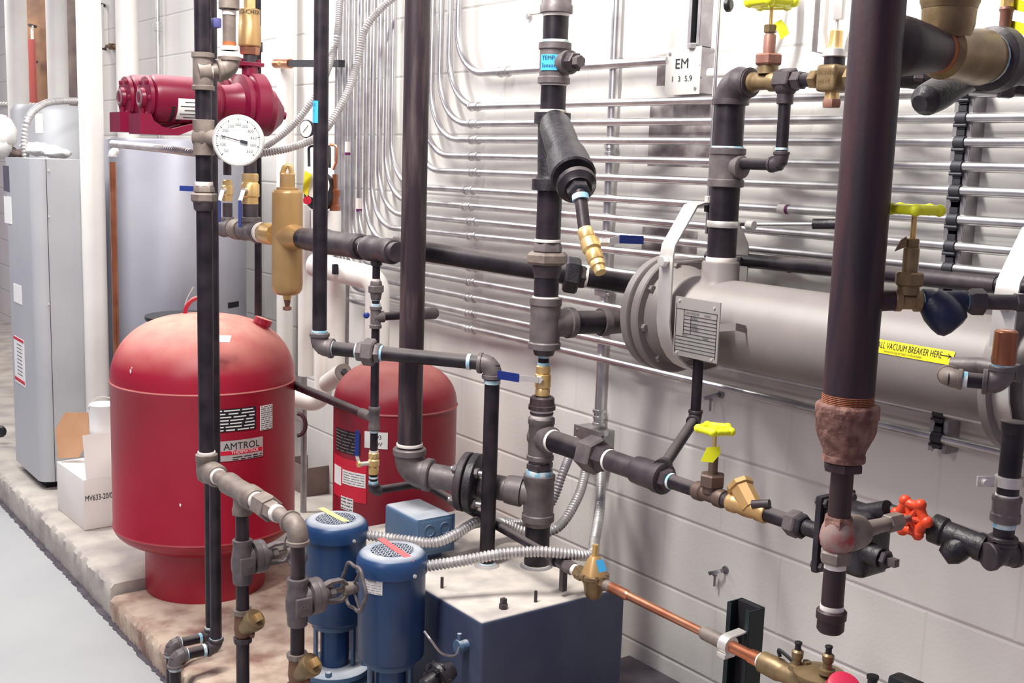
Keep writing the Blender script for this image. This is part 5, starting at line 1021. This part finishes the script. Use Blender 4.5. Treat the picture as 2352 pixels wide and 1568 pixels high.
T2c = P(908, 950, D=3.45); T2 = (T2c.x, T2c.y); rT = .184; zs = vz(T2, 925).z; ztop = vz(T2, 832).z
t = thing('expansion_tank', 'smaller dusty red expansion tank farther back, behind the brown riser', 'tank', (*T2, .085))
prof = [(.16, rT*.6), (.19, rT*.8), (.24, rT*.97), (.27, rT), (zs-.006, rT), (zs, rT*1.02), (zs+.004, rT)]
for k in range(1, 13): a = pi/2*k/12; prof.append((zs+.004+(ztop-zs)*sin(a), rT*cos(a)**.75 if k < 12 else 0))
lathez(t, T2, 'tank_shell', RED2, prof, 56); lathez(t, T2, 'base_ring', RED2, [(.085, rT*.66), (.2, rT*.66)])
db, a0, a1, z0, z1 = cylbox(t, T2, rT, 773, 828, 990, 1042, INK, 'data_label'); bars(db, T2, rT, a0, a1, z0, z1, 7, CARDD, 3, .3)
db, a0, a1, z0, z1 = cylbox(t, T2, rT, 769, 843, 1056, 1150, REDI, 'warning_label'); cylpatch(db, T2, a0+(a1-a0)*.05, a0+(a1-a0)*.35, z0+(z1-z0)*.3, z0+(z1-z0)*.75, rT+.0025, PAPER, 'print_field'); w = cylpatch(db, T2, a0+(a1-a0)*.4, a0+(a1-a0)*.98, z0+(z1-z0)*.38, z0+(z1-z0)*.72, rT+.0025, PAPER, 'print_field'); bars(w, T2, rT, a0+(a1-a0)*.4, a0+(a1-a0)*.98, z0+(z1-z0)*.4, z0+(z1-z0)*.7, 5, INK, 4, .2)
db, a0, a1, z0, z1 = cylbox(t, T2, rT, 784, 812, 1142, 1172, PAPER, 'inspection_label'); bars(db, T2, rT, a0, a1, z0, z1, 4, INK, 9, .25)
db, a0, a1, z0, z1 = cylbox(t, T2, rT, 838, 891, 992, 1030, PAPER, 'number_label'); cyltext(db, '6493', .017, T2, rT+.001, 851, z0+(z1-z0)*.58); cyltext(db, '140V', .017, T2, rT+.001, 851, z0+(z1-z0)*.16)

# ============================================================ CONDENSATE TANK
ct = P(1106, 1430, Z=TZ); cx0, cy0 = ct.x, ct.y; cx1 = P(1437, 1345, Y=cy0).x; cy1 = 2.62
t = thing('condensate_tank', 'large blue-grey steel condensate tank with a dusty top at the bottom centre', 'tank', ((cx0+cx1)/2, (cy0+cy1)/2, .085))
MB().box(((cx0+cx1)/2, (cy0+cy1)/2, (.085+TZ)/2), (cx1-cx0, cy1-cy0, TZ-.085), bev=.008, bseg=3).build('tank_body', BLUEG, t)
for (x, y, y1, w, kk) in ((1015, 1350, 1326, 8, 0), (1230, 1382, 1358, 8, 0), (1156, 1397, 1376, 18, 1)):
    b = P(x, y, Z=TZ); 
    if kk: MB().hex(b-Z_*.003, b+Z_*.012, .010).build('top_plug', FITD, t); MB().box(b+Z_*.017, (.012, .012, .014), bev=.002).build('plug_head', FITD, t)
    else: MB().tube(b-Z_*.01, b+Z_*.026, .0038, seg=8).build('stud', FITD, t)
b = P(1118, 1298, Z=TZ); MB().lathe(b-Z_*.002, Z_, [(0, .034), (.002, .032), (.006, .024), (.008, .022)], 24).build('weld_boss', BLUEG, t)
MB().lathe(Vector((*S, TZ-.002)), Z_, [(0, .042), (.003, .040), (.008, .034)], 24).build('weld_boss', BLUEG, t)
# gauge glass petcock + wire on the left side
g0_ = P(1072, 1480, X=cx0); M = MB(); M.lathe(g0_, -X_, [(0, .012), (.014, .012), (.016, .016), (.026, .016)], 12); M.tube(g0_-X_*.02, g0_+Vector((-.02, .0, .03)), .005, seg=8); M.build('petcock', BLUEB, t)
MB().sweep(spline([g0_-X_*.02, P(1045, 1505, D=2.36), P(1015, 1500, D=2.3), P(990, 1470, D=2.28), P(975, 1450, D=2.3)], .006), .0024, 8).build('sensor_lead', GALVD, t)
# control box on the top
fb = P(960, 1288, Z=TZ+.01); fb1 = P(1030, 1272, Y=fb.y)
t = thing('float_switch_box', 'blue-grey metal float switch box with round knockouts standing on the tank top', 'switch box', (fb.x+.05, fb.y+.1, TZ))
zt = vz((fb.x, fb.y), 1196).z; zt = P(955, 1203, X=fb.x, ).z if False else zt; by1 = P(882, 1225, X=fb.x).y; w_ = .105
MB().box((fb.x+w_/2, (fb.y+by1)/2, (TZ+.02+zt)/2), (w_, by1-fb.y, zt-TZ-.02), bev=.010, bseg=3).build('enclosure', BLUEB, t)
MB().box((fb.x+w_/2, (fb.y+by1)/2, TZ+.008), (w_*.6, (by1-fb.y)*.7, .03)).build('mount', BLUEB, t)
MB().box((fb.x+w_/2, fb.y+.004, (TZ+.02+zt)/2), (w_+.003, .006, zt-TZ-.02+.003), bev=.002).build('cover_rim', BLUEB, t)
for k in (.3, .72): M = MB(); M.sweep([Vector((fb.x+w_*k+.014*cos(a), fb.y-.0005, zt-.03+.014*sin(a))) for a in [2*pi*q/24 for q in range(24)]], .0012, 6, closed=True); M.build('knockout_ring', BLUEB, t)

# ============================================================ BLUE MOTOR PUMPS
q_ = P(771, 1190, D=2.80); zpump = vz((q_.x, q_.y), 1524).z
def motor(xy, ytop, ycap, ybody, R, lab, tapem, tx):
    zt = vz(xy, ytop).z; zc = vz(xy, ycap).z; zb = vz(xy, ybody).z
    t = thing('condensate_pump', lab, 'pump', (*xy, .085), 'blue vertical condensate pumps')
    MB().lathe((*xy, 0), Z_, [(zc, R*.97), (zc+.001, R*1.0), (zt-.035, R*1.0), (zt-.02, R*.985), (zt-.008, R*.93), (zt-.001, R*.82), (zt, R*.74), (zt, R*.60), (zt-.003, R*.585), (zt-.003, 0)], 56).build('fan_cover', BLUE, t, ang=50)
    MB().lathe((*xy, zt-.0028), Z_, [(0, R*.585), (.0004, R*.585)], 40).build('fan_opening', HOLE, t)
    M = MB(); ax1 = Vector((1, .15, 0)).normalized(); n = 8; Rg = R*.6
    for ang in (radians(18), radians(78), radians(138)):
        d = Vector((cos(ang), sin(ang), 0)); nrm = Vector((-d.y, d.x, 0))
        for k in range(-n//2, n//2+1):
            o_ = k*Rg*2/(n+1); h = sqrt(max(Rg*Rg-o_*o_, 0))
            M.box(Vector((*xy, zt-.0005))+nrm*o_, (2*h, .0022, .003), (d, nrm, Z_))
    M.build('fan_grille', BLUE, t)
    MB().lathe((*xy, 0), Z_, [(zb-.006, R*.80), (zb, R*.90), (zb+.004, R*.935), (zc+.01, R*.935)], 52).build('motor_housing', BLUE, t)
    MB().lathe((*xy, 0), Z_, [(zb-.022, R*.66), (zb-.020, R*.70), (zb-.008, R*.70), (zb-.006, R*.66)], 40).build('end_flange', BLUEB, t)
    zp = zpump; MB().lathe((*xy, 0), Z_, [(zp, R*.44), (zb-.02, R*.44)], 36).build('pedestal', BLUE, t)
    M = MB(); va = atan2(-xy[1], -xy[0])
    for k in (-1, 1):
        a = va+k*1.25; M.box((xy[0]+cos(a)*R*.60, xy[1]+sin(a)*R*.60, (zp+zb-.02)/2), (.006, .020, zb-.02-zp), (Vector((cos(a), sin(a), 0)), Vector((-sin(a), cos(a), 0)), Z_))
    M.build('support_leg', BLUEB, t)
    MB().lathe((*xy, 0), Z_, [(.085, R*.9), (.10, R*1.05), (.15, R*1.10), (zp-.02, R*1.05), (zp-.016, R*1.02), (zp-.014, R*1.08), (zp-.002, R*1.08), (zp, R*1.05), (zp+.004, R*.5)], 44).build('pump_casing', BLUEB, t)
    for k in range(4): a = k*pi/2+.9; MB().hex(Vector((xy[0]+cos(a)*R*.93, xy[1]+sin(a)*R*.93, zp-.002)), Vector((xy[0]+cos(a)*R*.93, xy[1]+sin(a)*R*.93, zp+.012)), .008).build('casing_bolt', BLUEB, t)
    a = pxang(xy, R, tx, zc); MB().lathe((xy[0]+R*cos(a)*.98, xy[1]+R*sin(a)*.98, zc+.008), (cos(a), sin(a), 0), [(0, .0045), (.004, .0045), (.005, .003)], 8).build('cover_screw', ZINC, t)
    return t, zt, zc, zb
c = P(901, 1262, D=2.56); XP1 = (c.x, c.y); R = .0805
t, zt, zc, zb = motor(XP1, 1262, 1308, 1502, R, 'front blue pump motor with a pink tape strip on its fan cover', PINK, 952)
n_ = [P(x, y, Z=zt+.002) for x, y in ((866, 1236), (887, 1236), (950, 1279), (928, 1283))]
tp = [P(874, 1236, Z=zt+.0015), P(905, 1258, Z=zt+.002), P(935, 1277, Z=zt+.001)]
d_ = (tp[2]-tp[0]).normalized(); tq = tp[2]+d_*.016-Z_*.008; tr = tq+d_*.004-Z_*.012
MB().strip(tp+[tq, tr], d_.cross(Z_)*.017, .0008).build('tape_strip', PINK, t)
pl, a0, a1, z0, z1 = cylbox(t, XP1, R*.935, 839, 879, 1328, 1364, PAPER, 'data_label'); bars(pl, XP1, R*.935, a0, a1, z0, z0+(z1-z0)*.65, 4, INK, 4, .15); cyltext(pl, 'Baldwin' if 0 else 'Motors', .009, XP1, R*.935+.001, 842, z0+(z1-z0)*.75)
c = P(771, 1190, D=2.80); XP2 = (c.x, c.y)
t, zt, zc, zb = motor(XP2, 1190, 1230, 1415, R, 'rear blue pump motor with a pale yellow tape strip on its fan cover', YELT, 813)
tp = [P(737, 1166, Z=zt+.0015), P(770, 1184, Z=zt+.002), P(796, 1197, Z=zt+.0015)]; d_ = (tp[2]-tp[0]).normalized(); MB().strip(tp, d_.cross(Z_)*.016, .0008).build('tape_strip', YELT, t)
M = MB(); c = P(1000, 1560, D=2.46); ax_ = Vector((.95, .1, .25)).normalized(); M.lathe(c, ax_, [(-.03, .018), (.0, .020), (.002, .036), (.010, .038), (.012, .030), (.020, .032), (.024, .024), (.045, .020)], 24); bx_, by_ = basis(ax_)
for k in range(6): q = c+(bx_*cos(k*pi/3)+by_*sin(k*pi/3))*.031; M.hex(q-ax_*.006, q+ax_*.018, .006)
M.build('pump_inlet_fitting', BLK, label='dark bolted inlet fitting between the front blue pump and the blue tank', cat='fitting')

# ============================================================ FLEXIBLE CONDUITS
fr = .0115
J = P(1352, 1066, X=2.10)
flex([P(978, 1300, D=2.56), P(1060, 1288, D=2.58), P(1150, 1272, D=2.60), P(1240, 1266, D=2.61), P(1310, 1272, D=2.62), P(1358, 1274, D=2.66), P(1366, 1240, D=2.8), P(1378, 1160, D=3.0), P(1382, 1060, D=3.2)], fr, 'bright flexible conduit from the front blue motor, rising to the low junction box')
flex([P(842, 1228, D=2.80), P(930, 1240, D=2.80), P(1000, 1245, D=2.80), P(1050, 1224, D=2.83), P(1100, 1196, D=2.88), P(1150, 1200, D=2.98), P(1215, 1222, D=3.0), P(1280, 1212, D=3.02), P(1328, 1140, D=3.1), P(1350, 1060, D=3.2)], fr, 'flexible conduit from the rear blue motor sweeping behind the tank vent')
flex([P(1040, 1235, D=2.86), P(1080, 1205, D=2.88), P(1140, 1197, D=2.98), P(1200, 1200, D=3.04), P(1262, 1160, D=3.08), P(1295, 1080, D=3.12), P(1322, 1010, D=3.25)], fr*.95, 'darker flexible conduit from the float switch box up to the low junction box', FLEXD)
flex([P(60, 365, D=5.15), P(56, 320, D=5.15), P(66, 270, D=5.15), P(98, 240, D=5.3), P(140, 232, D=5.5), P(200, 232, D=5.7)], .0145, 'flexible conduit arching out of the top of the grey cabinet at far left', pitch=.016)
flex([P(-10, 240, D=7), P(40, 241, D=7), P(95, 243, D=7)], .016, 'bit of flexible conduit behind the far left white pipe', pitch=.018)
flex([P(258, 330, D=4.0), P(320, 336, D=3.9), P(380, 342, D=3.8), P(440, 350, D=3.75), P(520, 358, D=3.7), P(600, 352, D=3.7), P(680, 335, D=3.75), P(740, 305, D=3.8), P(790, 230, D=3.85), P(820, 150, D=3.9), P(838, 70, D=3.9), P(870, 25, D=3.9), P(910, -10, D=3.9)], .0115, 'long flexible conduit from the rear red motor, sweeping up across the vertical conduits')
flex([P(470, 345, D=3.95), P(560, 350, D=4.0), P(610, 335, D=4.05), P(670, 290, D=4.1), P(715, 235, D=4.1), P(745, 180, D=4.1), P(765, 120, D=4.15), P(775, 80, D=4.15), P(782, -10, D=4.2)], .0115, 'second flexible conduit from the red motors, running up behind the black riser')

# ============================================================ LEFT BACKGROUND
def wpipe(px, py, D, w, y0, y1, lab, m_=WHITE, name='white_pipe'):
    e = P(px, py, D=D); xy = (e.x, e.y); r = rad(w, e); za = vz(xy, y0).z; zb = max(vz(xy, y1).z, .12)
    return MB().lathe((*xy, zb), Z_, [(0, r*.98), (.003, r), (za-zb, r)], 28).build(name, m_, label=lab, cat='pipe', group='white insulated pipes')
wpipe(40, 150, 6.8, 47, -420, 800, 'white insulated pipe, leftmost of all')
wpipe(131, 100, 6.6, 46, -420, 700, 'white insulated pipe between the two leaning planks')
wpipe(215, 500, 4.62, 53, -420, 1150, 'white insulated pipe in front of the grey cabinet, brightest and nearest')
wpipe(292, 100, 5.9, 50, -420, 900, 'white insulated pipe behind the rear red motor')
wpipe(655, 300, 4.75, 39, -400, 930, 'white insulated pipe behind the air separator')
# cabinet
kb = P(104, 1106, Z=.16); cx0 = P(76, 1107, Z=.15).x+.02; yc = kb.y; zt = vz((cx0+.06, yc), 365).z; xr = P(200, 800, Y=yc).x-.10
t = thing('boiler_cabinet', 'tall light grey sheet-metal cabinet with rounded front corner at far left', 'cabinet', (cx0+.2, yc+.2, .12))
rc = .052; M = MB(); pts = [(cx0, yc+.42), (cx0, yc+rc)]+[(cx0+rc-rc*cos(a), yc+rc-rc*sin(a)) for a in [pi/2*k/8 for k in range(1, 9)]]+[(xr+.12, yc), (xr+.12, yc+.42)]
bv = [M.bm.verts.new((x, y, .155)) for x, y in pts]; tv = [M.bm.verts.new((x, y, zt)) for x, y in pts]; n = len(pts)
M.bm.faces.new(bv[::-1]); M.bm.faces.new(tv)
for i in range(n): M.bm.faces.new((bv[i], bv[(i+1) % n], tv[(i+1) % n], tv[i]))
M.build('housing', GREYM, t)
MB().box((cx0+.15, yc+.22, .137), (.24, .34, .034)).build('shaded_gap_plinth', HOLE, t)  # near-black colour stands in for the shade in the gap under the cabinet
MB().box((cx0+rc+.002, yc-.0008, (.155+zt)/2), (.0018, .0016, zt-.155)).build('panel_seam', INK, t)
for py in (392, 498, 700): q = P(112, py, Y=yc); MB().lathe(q, -Y_, [(0, .005), (.003, .004)], 8).build('panel_screw', ZINC, t)
def flat_x(x0, y0, x1, y1, m_, nm): a = P(x0, y0, X=cx0-.001); b = P(x1, y1, X=cx0-.001); return MB().box((cx0-.001, (a.y+b.y)/2, (a.z+b.z)/2), (.002, abs(a.y-b.y), abs(a.z-b.z))).build(nm, m_, t), a, b
flat_x(7, 380, 22, 440, mat('label_dark_grey', (.10, .09, .12), .4), 'control_label'); flat_x(9, 450, 27, 515, PAPER, 'rating_label'); flat_x(31, 650, 50, 700, PAPER, 'notice_label')
lb, a, b = flat_x(32, 770, 58, 890, PAPER, 'warning_label'); M = MB()
for f0, f1 in ((.0, .06), (.88, .95)): M.box((cx0-.0026, (a.y+b.y)/2, a.z+(b.z-a.z)*(f0+f1)/2), (.0008, abs(a.y-b.y), abs(a.z-b.z)*(f1-f0)))
M.build('red_stripe', REDI, lb)
M = MB()
for k in range(9): M.box((cx0-.0026, (a.y+b.y)/2-.01, a.z+(b.z-a.z)*(.14+k*.08)), (.0008, abs(a.y-b.y)*.5, .002))
M.build('print_lines', INK, lb)
MB().lathe(P(4, 988, D=5.4), Vector((-.5, -.8, 0)), [(0, .02), (.02, .03), (.03, .02)], 12).build('black_drain_fitting', PLAST, label='black drain fitting at the extreme left edge by the cabinet foot', cat='fitting')
# water heater jackets
e = P(405, 500, D=4.9); xy = (e.x, e.y); zt = vz(xy, 322).z
t = thing('water_heater', 'wide grey cylindrical water heater behind the big red tank', 'water heater', (*xy, .12)); MB().lathe((*xy, .12), Z_, [(0, .285), (.004, .29), (zt-.13, .29), (zt-.12, .285), (zt-.115, 0)], 64).build('jacket', GREYD, t)
c_ = pxang(xy, .29, 538, 1.0); q = vz(xy, 688).z; cylpatch(t, xy, pxang(xy, .29, 524, q), pxang(xy, .29, 548, q), q-.012, q+.012, .2912, HOLE, 'access_slot')
e = P(135, 400, D=6.2); xy = (e.x, e.y); zt = vz(xy, 240).z
t = thing('rear_water_heater', 'pale grey heater top behind the cabinet, white label near its rim', 'water heater', (*xy, .12)); MB().lathe((*xy, .12), Z_, [(0, .23), (zt-.16, .23), (zt-.13, .21), (zt-.12, 0)], 48).build('jacket', GREYM, t)
za = vz(xy, 265).z; cylpatch(t, xy, pxang(xy, .23, 80, za), pxang(xy, .23, 99, za), vz(xy, 309).z, za, .2315, PAPER, 'label')
p = P(258, 350, D=4.45); t = thing('copper_relief_tube', 'slim copper discharge tube with a silver elbow running down the grey heater', 'tube', vz((p.x, p.y), 950)); VL(t, (p.x, p.y), 'tube', COPD, [(372, 15), (1135, 12)], 16); 
c = vz((p.x, p.y), 348); elbow(t, c, -Z_, Vector((.8, .6, 0)), .011, ZINC, 1.4, 1.8)
# planks, gauge glasses
for (x0, y0, x1, y1, D_, m_, lab) in ((60, -30, 108, 235, 7.6, WOOD, 'weathered brown plank leaning behind the leftmost white pipes'), (146, -30, 178, 228, 7.2, mat('grey_plank', (.24, .19, .17), .8, 0, (.1, .07, .08), 6), 'narrow grey plank leaning beside the bright white pipe'), (62, 90, 80, 240, 7.3, mat('dull_red_panel', (.42, .08, .07), .6), 'dull red strip standing beside the brown plank')):
    a = P(x0, y0, D=D_); b = P(x1, y0, D=D_); c = P((x0+x1)/2, y1, D=D_); h = (a.z-.12)*.999; xx = (b-a).normalized(); xx.z = 0; xx.normalize(); yy = Z_.cross(xx)
    MB().box(Vector(((a.x+b.x)/2, (a.y+b.y)/2, a.z-h*.5)), ((b-a).length, .03, h), (xx, yy, Z_), bev=.004).build('leaning_plank' if m_ is not None and 'red' not in lab else 'red_panel', m_, label=lab, cat='board')
for (x0, y0, y1, D_, lab) in ((76, 60, 140, 7.575, 'short white gauge glass on the brown plank'), (236, 12, 110, 5.6, 'white gauge glass tube on the wall right of the bright white pipe')):
    a = P(x0, y1, D=D_) if x0 < 100 else P(x0, y1, X=WX-.03); b = P(x0+1, y0, D=pj(a)[2]); t = thing('gauge_glass', lab, 'gauge', a, 'white gauge glasses'); MB().tube((a.x, a.y, a.z), (a.x, a.y, b.z), .009).build('glass_tube', PAPER, t)
    for z_ in (a.z, b.z): MB().tube((a.x-.02, a.y-.012, z_), (a.x+.035, a.y+.05, z_), .010, seg=10).build('end_cock', FITD, t)
M = MB(); a = P(245, 106, X=WX-.03); b = P(277, 108, X=WX-.01); M.tube(a, b, .010, seg=10); M.hex(a.lerp(b, .25), a.lerp(b, .5), .02); M.build('side_cock', BRONZE, label='small bronze cock sticking out between two white pipes at top left', cat='cock')
# cloth and bag on the cabinet
def lump(pts, name, lab, m_, rad_, cat, sc=(1, 1, .6), seed=1):
    rnd = random.Random(seed); M = MB()
    for p_, rr in zip(pts, rad_): M.ball(p_, rr, 18, sc)
    for v in M.bm.verts: v.co += Vector((rnd.uniform(-.006, .006), rnd.uniform(-.006, .006), rnd.uniform(-.006, .006)))
    return M.build(name, m_, label=lab, cat=cat, ang=80)
zc_ = vz((cx0+.1, yc+.1), 362).z
lump([P(100, 345, D=5.15), P(130, 352, D=5.1), P(78, 338, D=5.2)], 'white_rag', 'crumpled white rag lying on top of the grey cabinet', CLOTH, (.06, .05, .05), 'rag', (1.3, 1.2, .45), 2)
lump([P(5, 305, D=5.2), P(-2, 330, D=5.2)], 'white_bag', 'white bag slumped on the cabinet at the left edge', CLOTH, (.07, .06), 'bag', (.9, 1, 1.1), 3)
lump([P(25, 350, D=5.25), P(48, 352, D=5.25)], 'dark_rag', 'dark crumpled rag on the cabinet between bag and conduit', CARDD, (.035, .03), 'rag', (1.2, 1, .6), 4)
# boxes on pad
bc = P(195, 1218, Z=.121); bl = P(133, 1168, Z=.121); vx_ = (bl-bc); vx_.z = 0; Lx = vx_.length; vx_.normalize(); vy_ = Vector((vx_.y, -vx_.x, 0)); hz = vz((bc.x, bc.y), 1103).z-.121
t = thing('white_carton', 'white cardboard carton printed MV633 on the pad beside the red tank', 'box', bc)
ctr = bc+vx_*Lx/2+vy_*.19+Z_*hz/2; MB().box(ctr, (Lx, .38, hz), (vx_, vy_, Z_), bev=.002).build('carton', CARDW, t)
MB().quad([bc+Z_*hz+vy_*.01, bc+Z_*(hz+.16)+vy_*.01-vx_*-.03, bc+Z_*(hz+.17)+vy_*.37-vx_*-.03, bc+Z_*hz+vy_*.37], .003).build('flap', CARDW, t)
text('MV633-20/0', .030, bc+vy_*.002+Z_*(hz*.58)-vx_*.0015, vy_, Z_, INK, t, sxx=.68)
a = P(130, 1050, D=4.45); fl = [P(x, y, D=4.42) for x, y in ((134, 1052), (128, 985), (150, 947), (203, 947), (206, 1005), (182, 1050))]
MB().quad(fl[::-1], .004).build('loose_cardboard', CARD, label='torn brown cardboard flap standing behind the white carton', cat='cardboard')
p = P(238, 985, D=4.34); xy = (p.x, p.y); t = thing('paint_can', 'small white metal can with a wire bail on the carton beside the red tank', 'can', vz(xy, 990)); VL(t, xy, 'can', PAPER, [(926, 58), (928, 62), (931, 60), (982, 60), (985, 62), (990, 60)], 28)
c = vz(xy, 936); MB().sweep([c+r_*(.052*cos(a))+u_*(.042*sin(a)) for a in [pi*k/16 for k in range(17)]], .0015, 6).build('bail', ZINC, t); MB().lathe(c-r_*.05, -r_, [(0, .01), (.004, .008)], 12).build('bail_ear', ZINC, t)
lid = P(445, 735, D=4.0); 
t = thing('black_bucket', 'black bucket rim with a thin wire bail just above the big red tank', 'bucket', P(440, 760, D=4.1)); q = P(430, 732, D=4.1); MB().lathe(q-Z_*.3, Z_, [(0, .11), (.29, .135), (.30, .145), (.312, .145), (.312, .13)], 40).build('bucket', PLAST, t); MB().sweep(spline([P(421, 728, D=4.0), P(428, 690, D=4.0), P(445, 658, D=4.0)], .01), .002, 6).build('bail', ZINC, t)
# dull box between the tanks
b0 = P(690, 1150, Z=.09); t = thing('open_carton', 'open dull cardboard carton on the pad between the two red tanks', 'box', b0+Vector((.08, .08, 0)))
zc = b0.z; bw, bh = .17, .15; cc = b0+Vector((.09, .05, 0)); M = MB()
for sx, sy, lx, ly in ((-1, 0, .003, .2), (1, 0, .003, .2), (0, -1, bw, .003), (0, 1, bw, .003)): M.box(cc+Vector((sx*bw/2, sy*.1, bh/2)), (lx, ly, bh))
M.box(cc+Z_*.002, (bw, .2, .003)); M.build('carton', CARDD, t); fp = [P(x, y, D=3.5) for x, y in ((730, 1050), (764, 1042), (764, 1012), (735, 1030))]
MB().quad([cc+Vector((bw/2, -.1, bh)), cc+Vector((bw/2+.05, -.1, bh+.09)), cc+Vector((bw/2+.05, .1, bh+.09)), cc+Vector((bw/2, .1, bh))], .003).build('flap', CARDD, t)
MB().box(cc+Vector((bw/2+.018, -.102, bh*.8)), (.06, .002, .06)).build('label', PAPER, t)

# ============================================================ WHITE PIPE CLUSTER MID-LEFT
wpipe(703, 650, 4.35, 36, 470, 862, 'white insulated pipe just left of the black riser, cut off square at its foot')
wpipe(772, 750, 4.15, 42, 600, 875, 'white insulated pipe just right of the black riser, with a capped end')
t = thing('white_elbow_pipe', 'thick white insulated pipe bending from horizontal down to the rear red tank', 'pipe', P(870, 838, D=4.0))
MB().sweep(rounded([P(722, 608, D=4.05), P(868, 642, D=3.88), Vector((P(868, 642, D=3.88).x, P(868, 642, D=3.88).y, vz((P(868, 642, D=3.88).x, P(868, 642, D=3.88).y), 900).z))], .055, 10), .042, 24).build('covering', WHITE, t)
p = P(770, 618, D=3.92); MB().box(p, (.02, .015, .035), bev=.004).build('torn_gap', HOLE, t)
t = thing('white_sweep_pipe', 'white insulated pipe curving left near the floor beside the big red tank', 'pipe', P(720, 940, D=4.2))
a = P(744, 690, D=4.2); MB().sweep(rounded([a, Vector((a.x, a.y, vz((a.x, a.y), 930).z)), P(640, 905, D=4.3)], .05, 10), .033, 22).build('covering', WHITE, t)
t = thing('capped_white_stub', 'white stub pipe with a round metal cap facing right, above the rear red tank', 'pipe', P(785, 870, D=4.0)); a = P(752, 880, D=4.12); b = P(788, 855, D=3.95); MB().tube(a, b+(b-a)*.0, .032).build('covering', WHITE, t); MB().lathe(b, b-a, [(0, .030), (.006, .030), (.007, .02)], 20).build('end_cap', FITB, t); MB().hex(b, b+(b-a).normalized()*.018, .012).build('cap_nut', FITD, t)
for k, (x, y0, y1, lab) in enumerate(((708, 660, 1300, 'thin grey drain tube among the white pipes left of the black riser'), (795, 640, 860, 'thin grey tube on the wall above the rear red tank'))):
    p = P(x-9 if k == 0 else x, 700, D=4.4); MB().tube(vz((p.x, p.y), y1), vz((p.x, p.y), y0), .012).build('drain_tube', GALVD, label=lab, cat='tube')
# wall channel with copper clip, backflow device, small gauge
t = thing('pipe_support_channel', 'black wall channel at top centre-left with a copper clip around the white pipe', 'bracket', P(700, 150, D=4.6)); a = P(655, 146, D=4.6); b = P(785, 146, D=4.25); MB().tube(a, b, .018, seg=4, ph=pi/4).build('channel', STRUT, t); AL(t, a, b, 'copper_clip', COPPER, [(633, 21), (636, 22), (668, 22)], 16); MB().hex(P(641, 146, D=4.55), P(641, 146, D=4.53), .008).build('clip_screw', BRASS, t)
p = P(704, 296, D=3.9); t = thing('pressure_gauge', 'small round pressure gauge half hidden behind the black riser', 'gauge', p-Z_*.03); n_ = Vector((-.97, -.2, 0)).normalized(); n_ = Vector((-.88, .1, 0)).normalized(); n_ = Vector((-.97, -.35, 0)).normalized()
MB().lathe(p-n_*.012, n_, [(0, .028), (.01, .031), (.014, .031), (.015, .028)], 28).build('case', STRUT, t); MB().lathe(p+n_*.003, n_, [(0, .0275), (.0006, .0275)], 28).build('dial_face', PAPER, t); MB().box(p+n_*.005, (.034, .002, .001), (Vector((.25, -.68, .7)).normalized(), Z_, n_)).build('needle', INK, t)
t = thing('backflow_valve', 'backflow valve assembly with black lever, copper loop and yellow tag behind the black riser', 'valve', P(735, 478, D=4.1))
p = P(735, 430, D=4.1); xy = (p.x, p.y); VL(t, xy, 'valve_body', BLK, [(395, 30), (410, 62), (450, 74), (470, 60), (480, 40)], 20); MB().lathe(P(727, 425, D=3.98), Vector((-.5, -.8, 0)), [(0, .045), (.006, .045), (.007, .035)], 24).build('white_disc', PAPER, t)
MB().quad([P(x, y, D=3.96) for x, y in ((695, 440), (706, 452), (716, 400), (700, 392))], .001).build('yellow_tag', YELS, t); MB().lathe(P(706, 460, D=3.95), Vector((-.5, -.8, 0)), [(0, .014), (.008, .014)], 14).build('red_knob', REDI, t)
MB().sweep(rounded([P(710, 382, D=4.0), P(709, 335, D=4.0), P(757, 335, D=4.0), P(757, 385, D=4.0)], .01, 4), .005, 8).build('black_lever', PLAST, t); MB().sweep(rounded([P(757, 332, D=4.08), P(774, 334, D=4.08), P(772, 372, D=4.08), P(765, 390, D=4.08)], .012, 5), .005, 8).build('copper_loop', COPPER, t)
p = P(769, 458, D=4.1); VL(t, (p.x, p.y), 'copper_union', COPD, [(400, 12), (432, 14), (436, 24), (450, 24), (453, 20), (470, 20), (472, 24), (483, 24)], 14)
MB().tube(P(768, 484, D=4.1), P(768, 560, D=4.12), .025).build('white_cover', WHITE, t); MB().tube(P(738, 484, D=4.3), P(738, 560, D=4.32), .04).build('white_cover', WHITE, t)
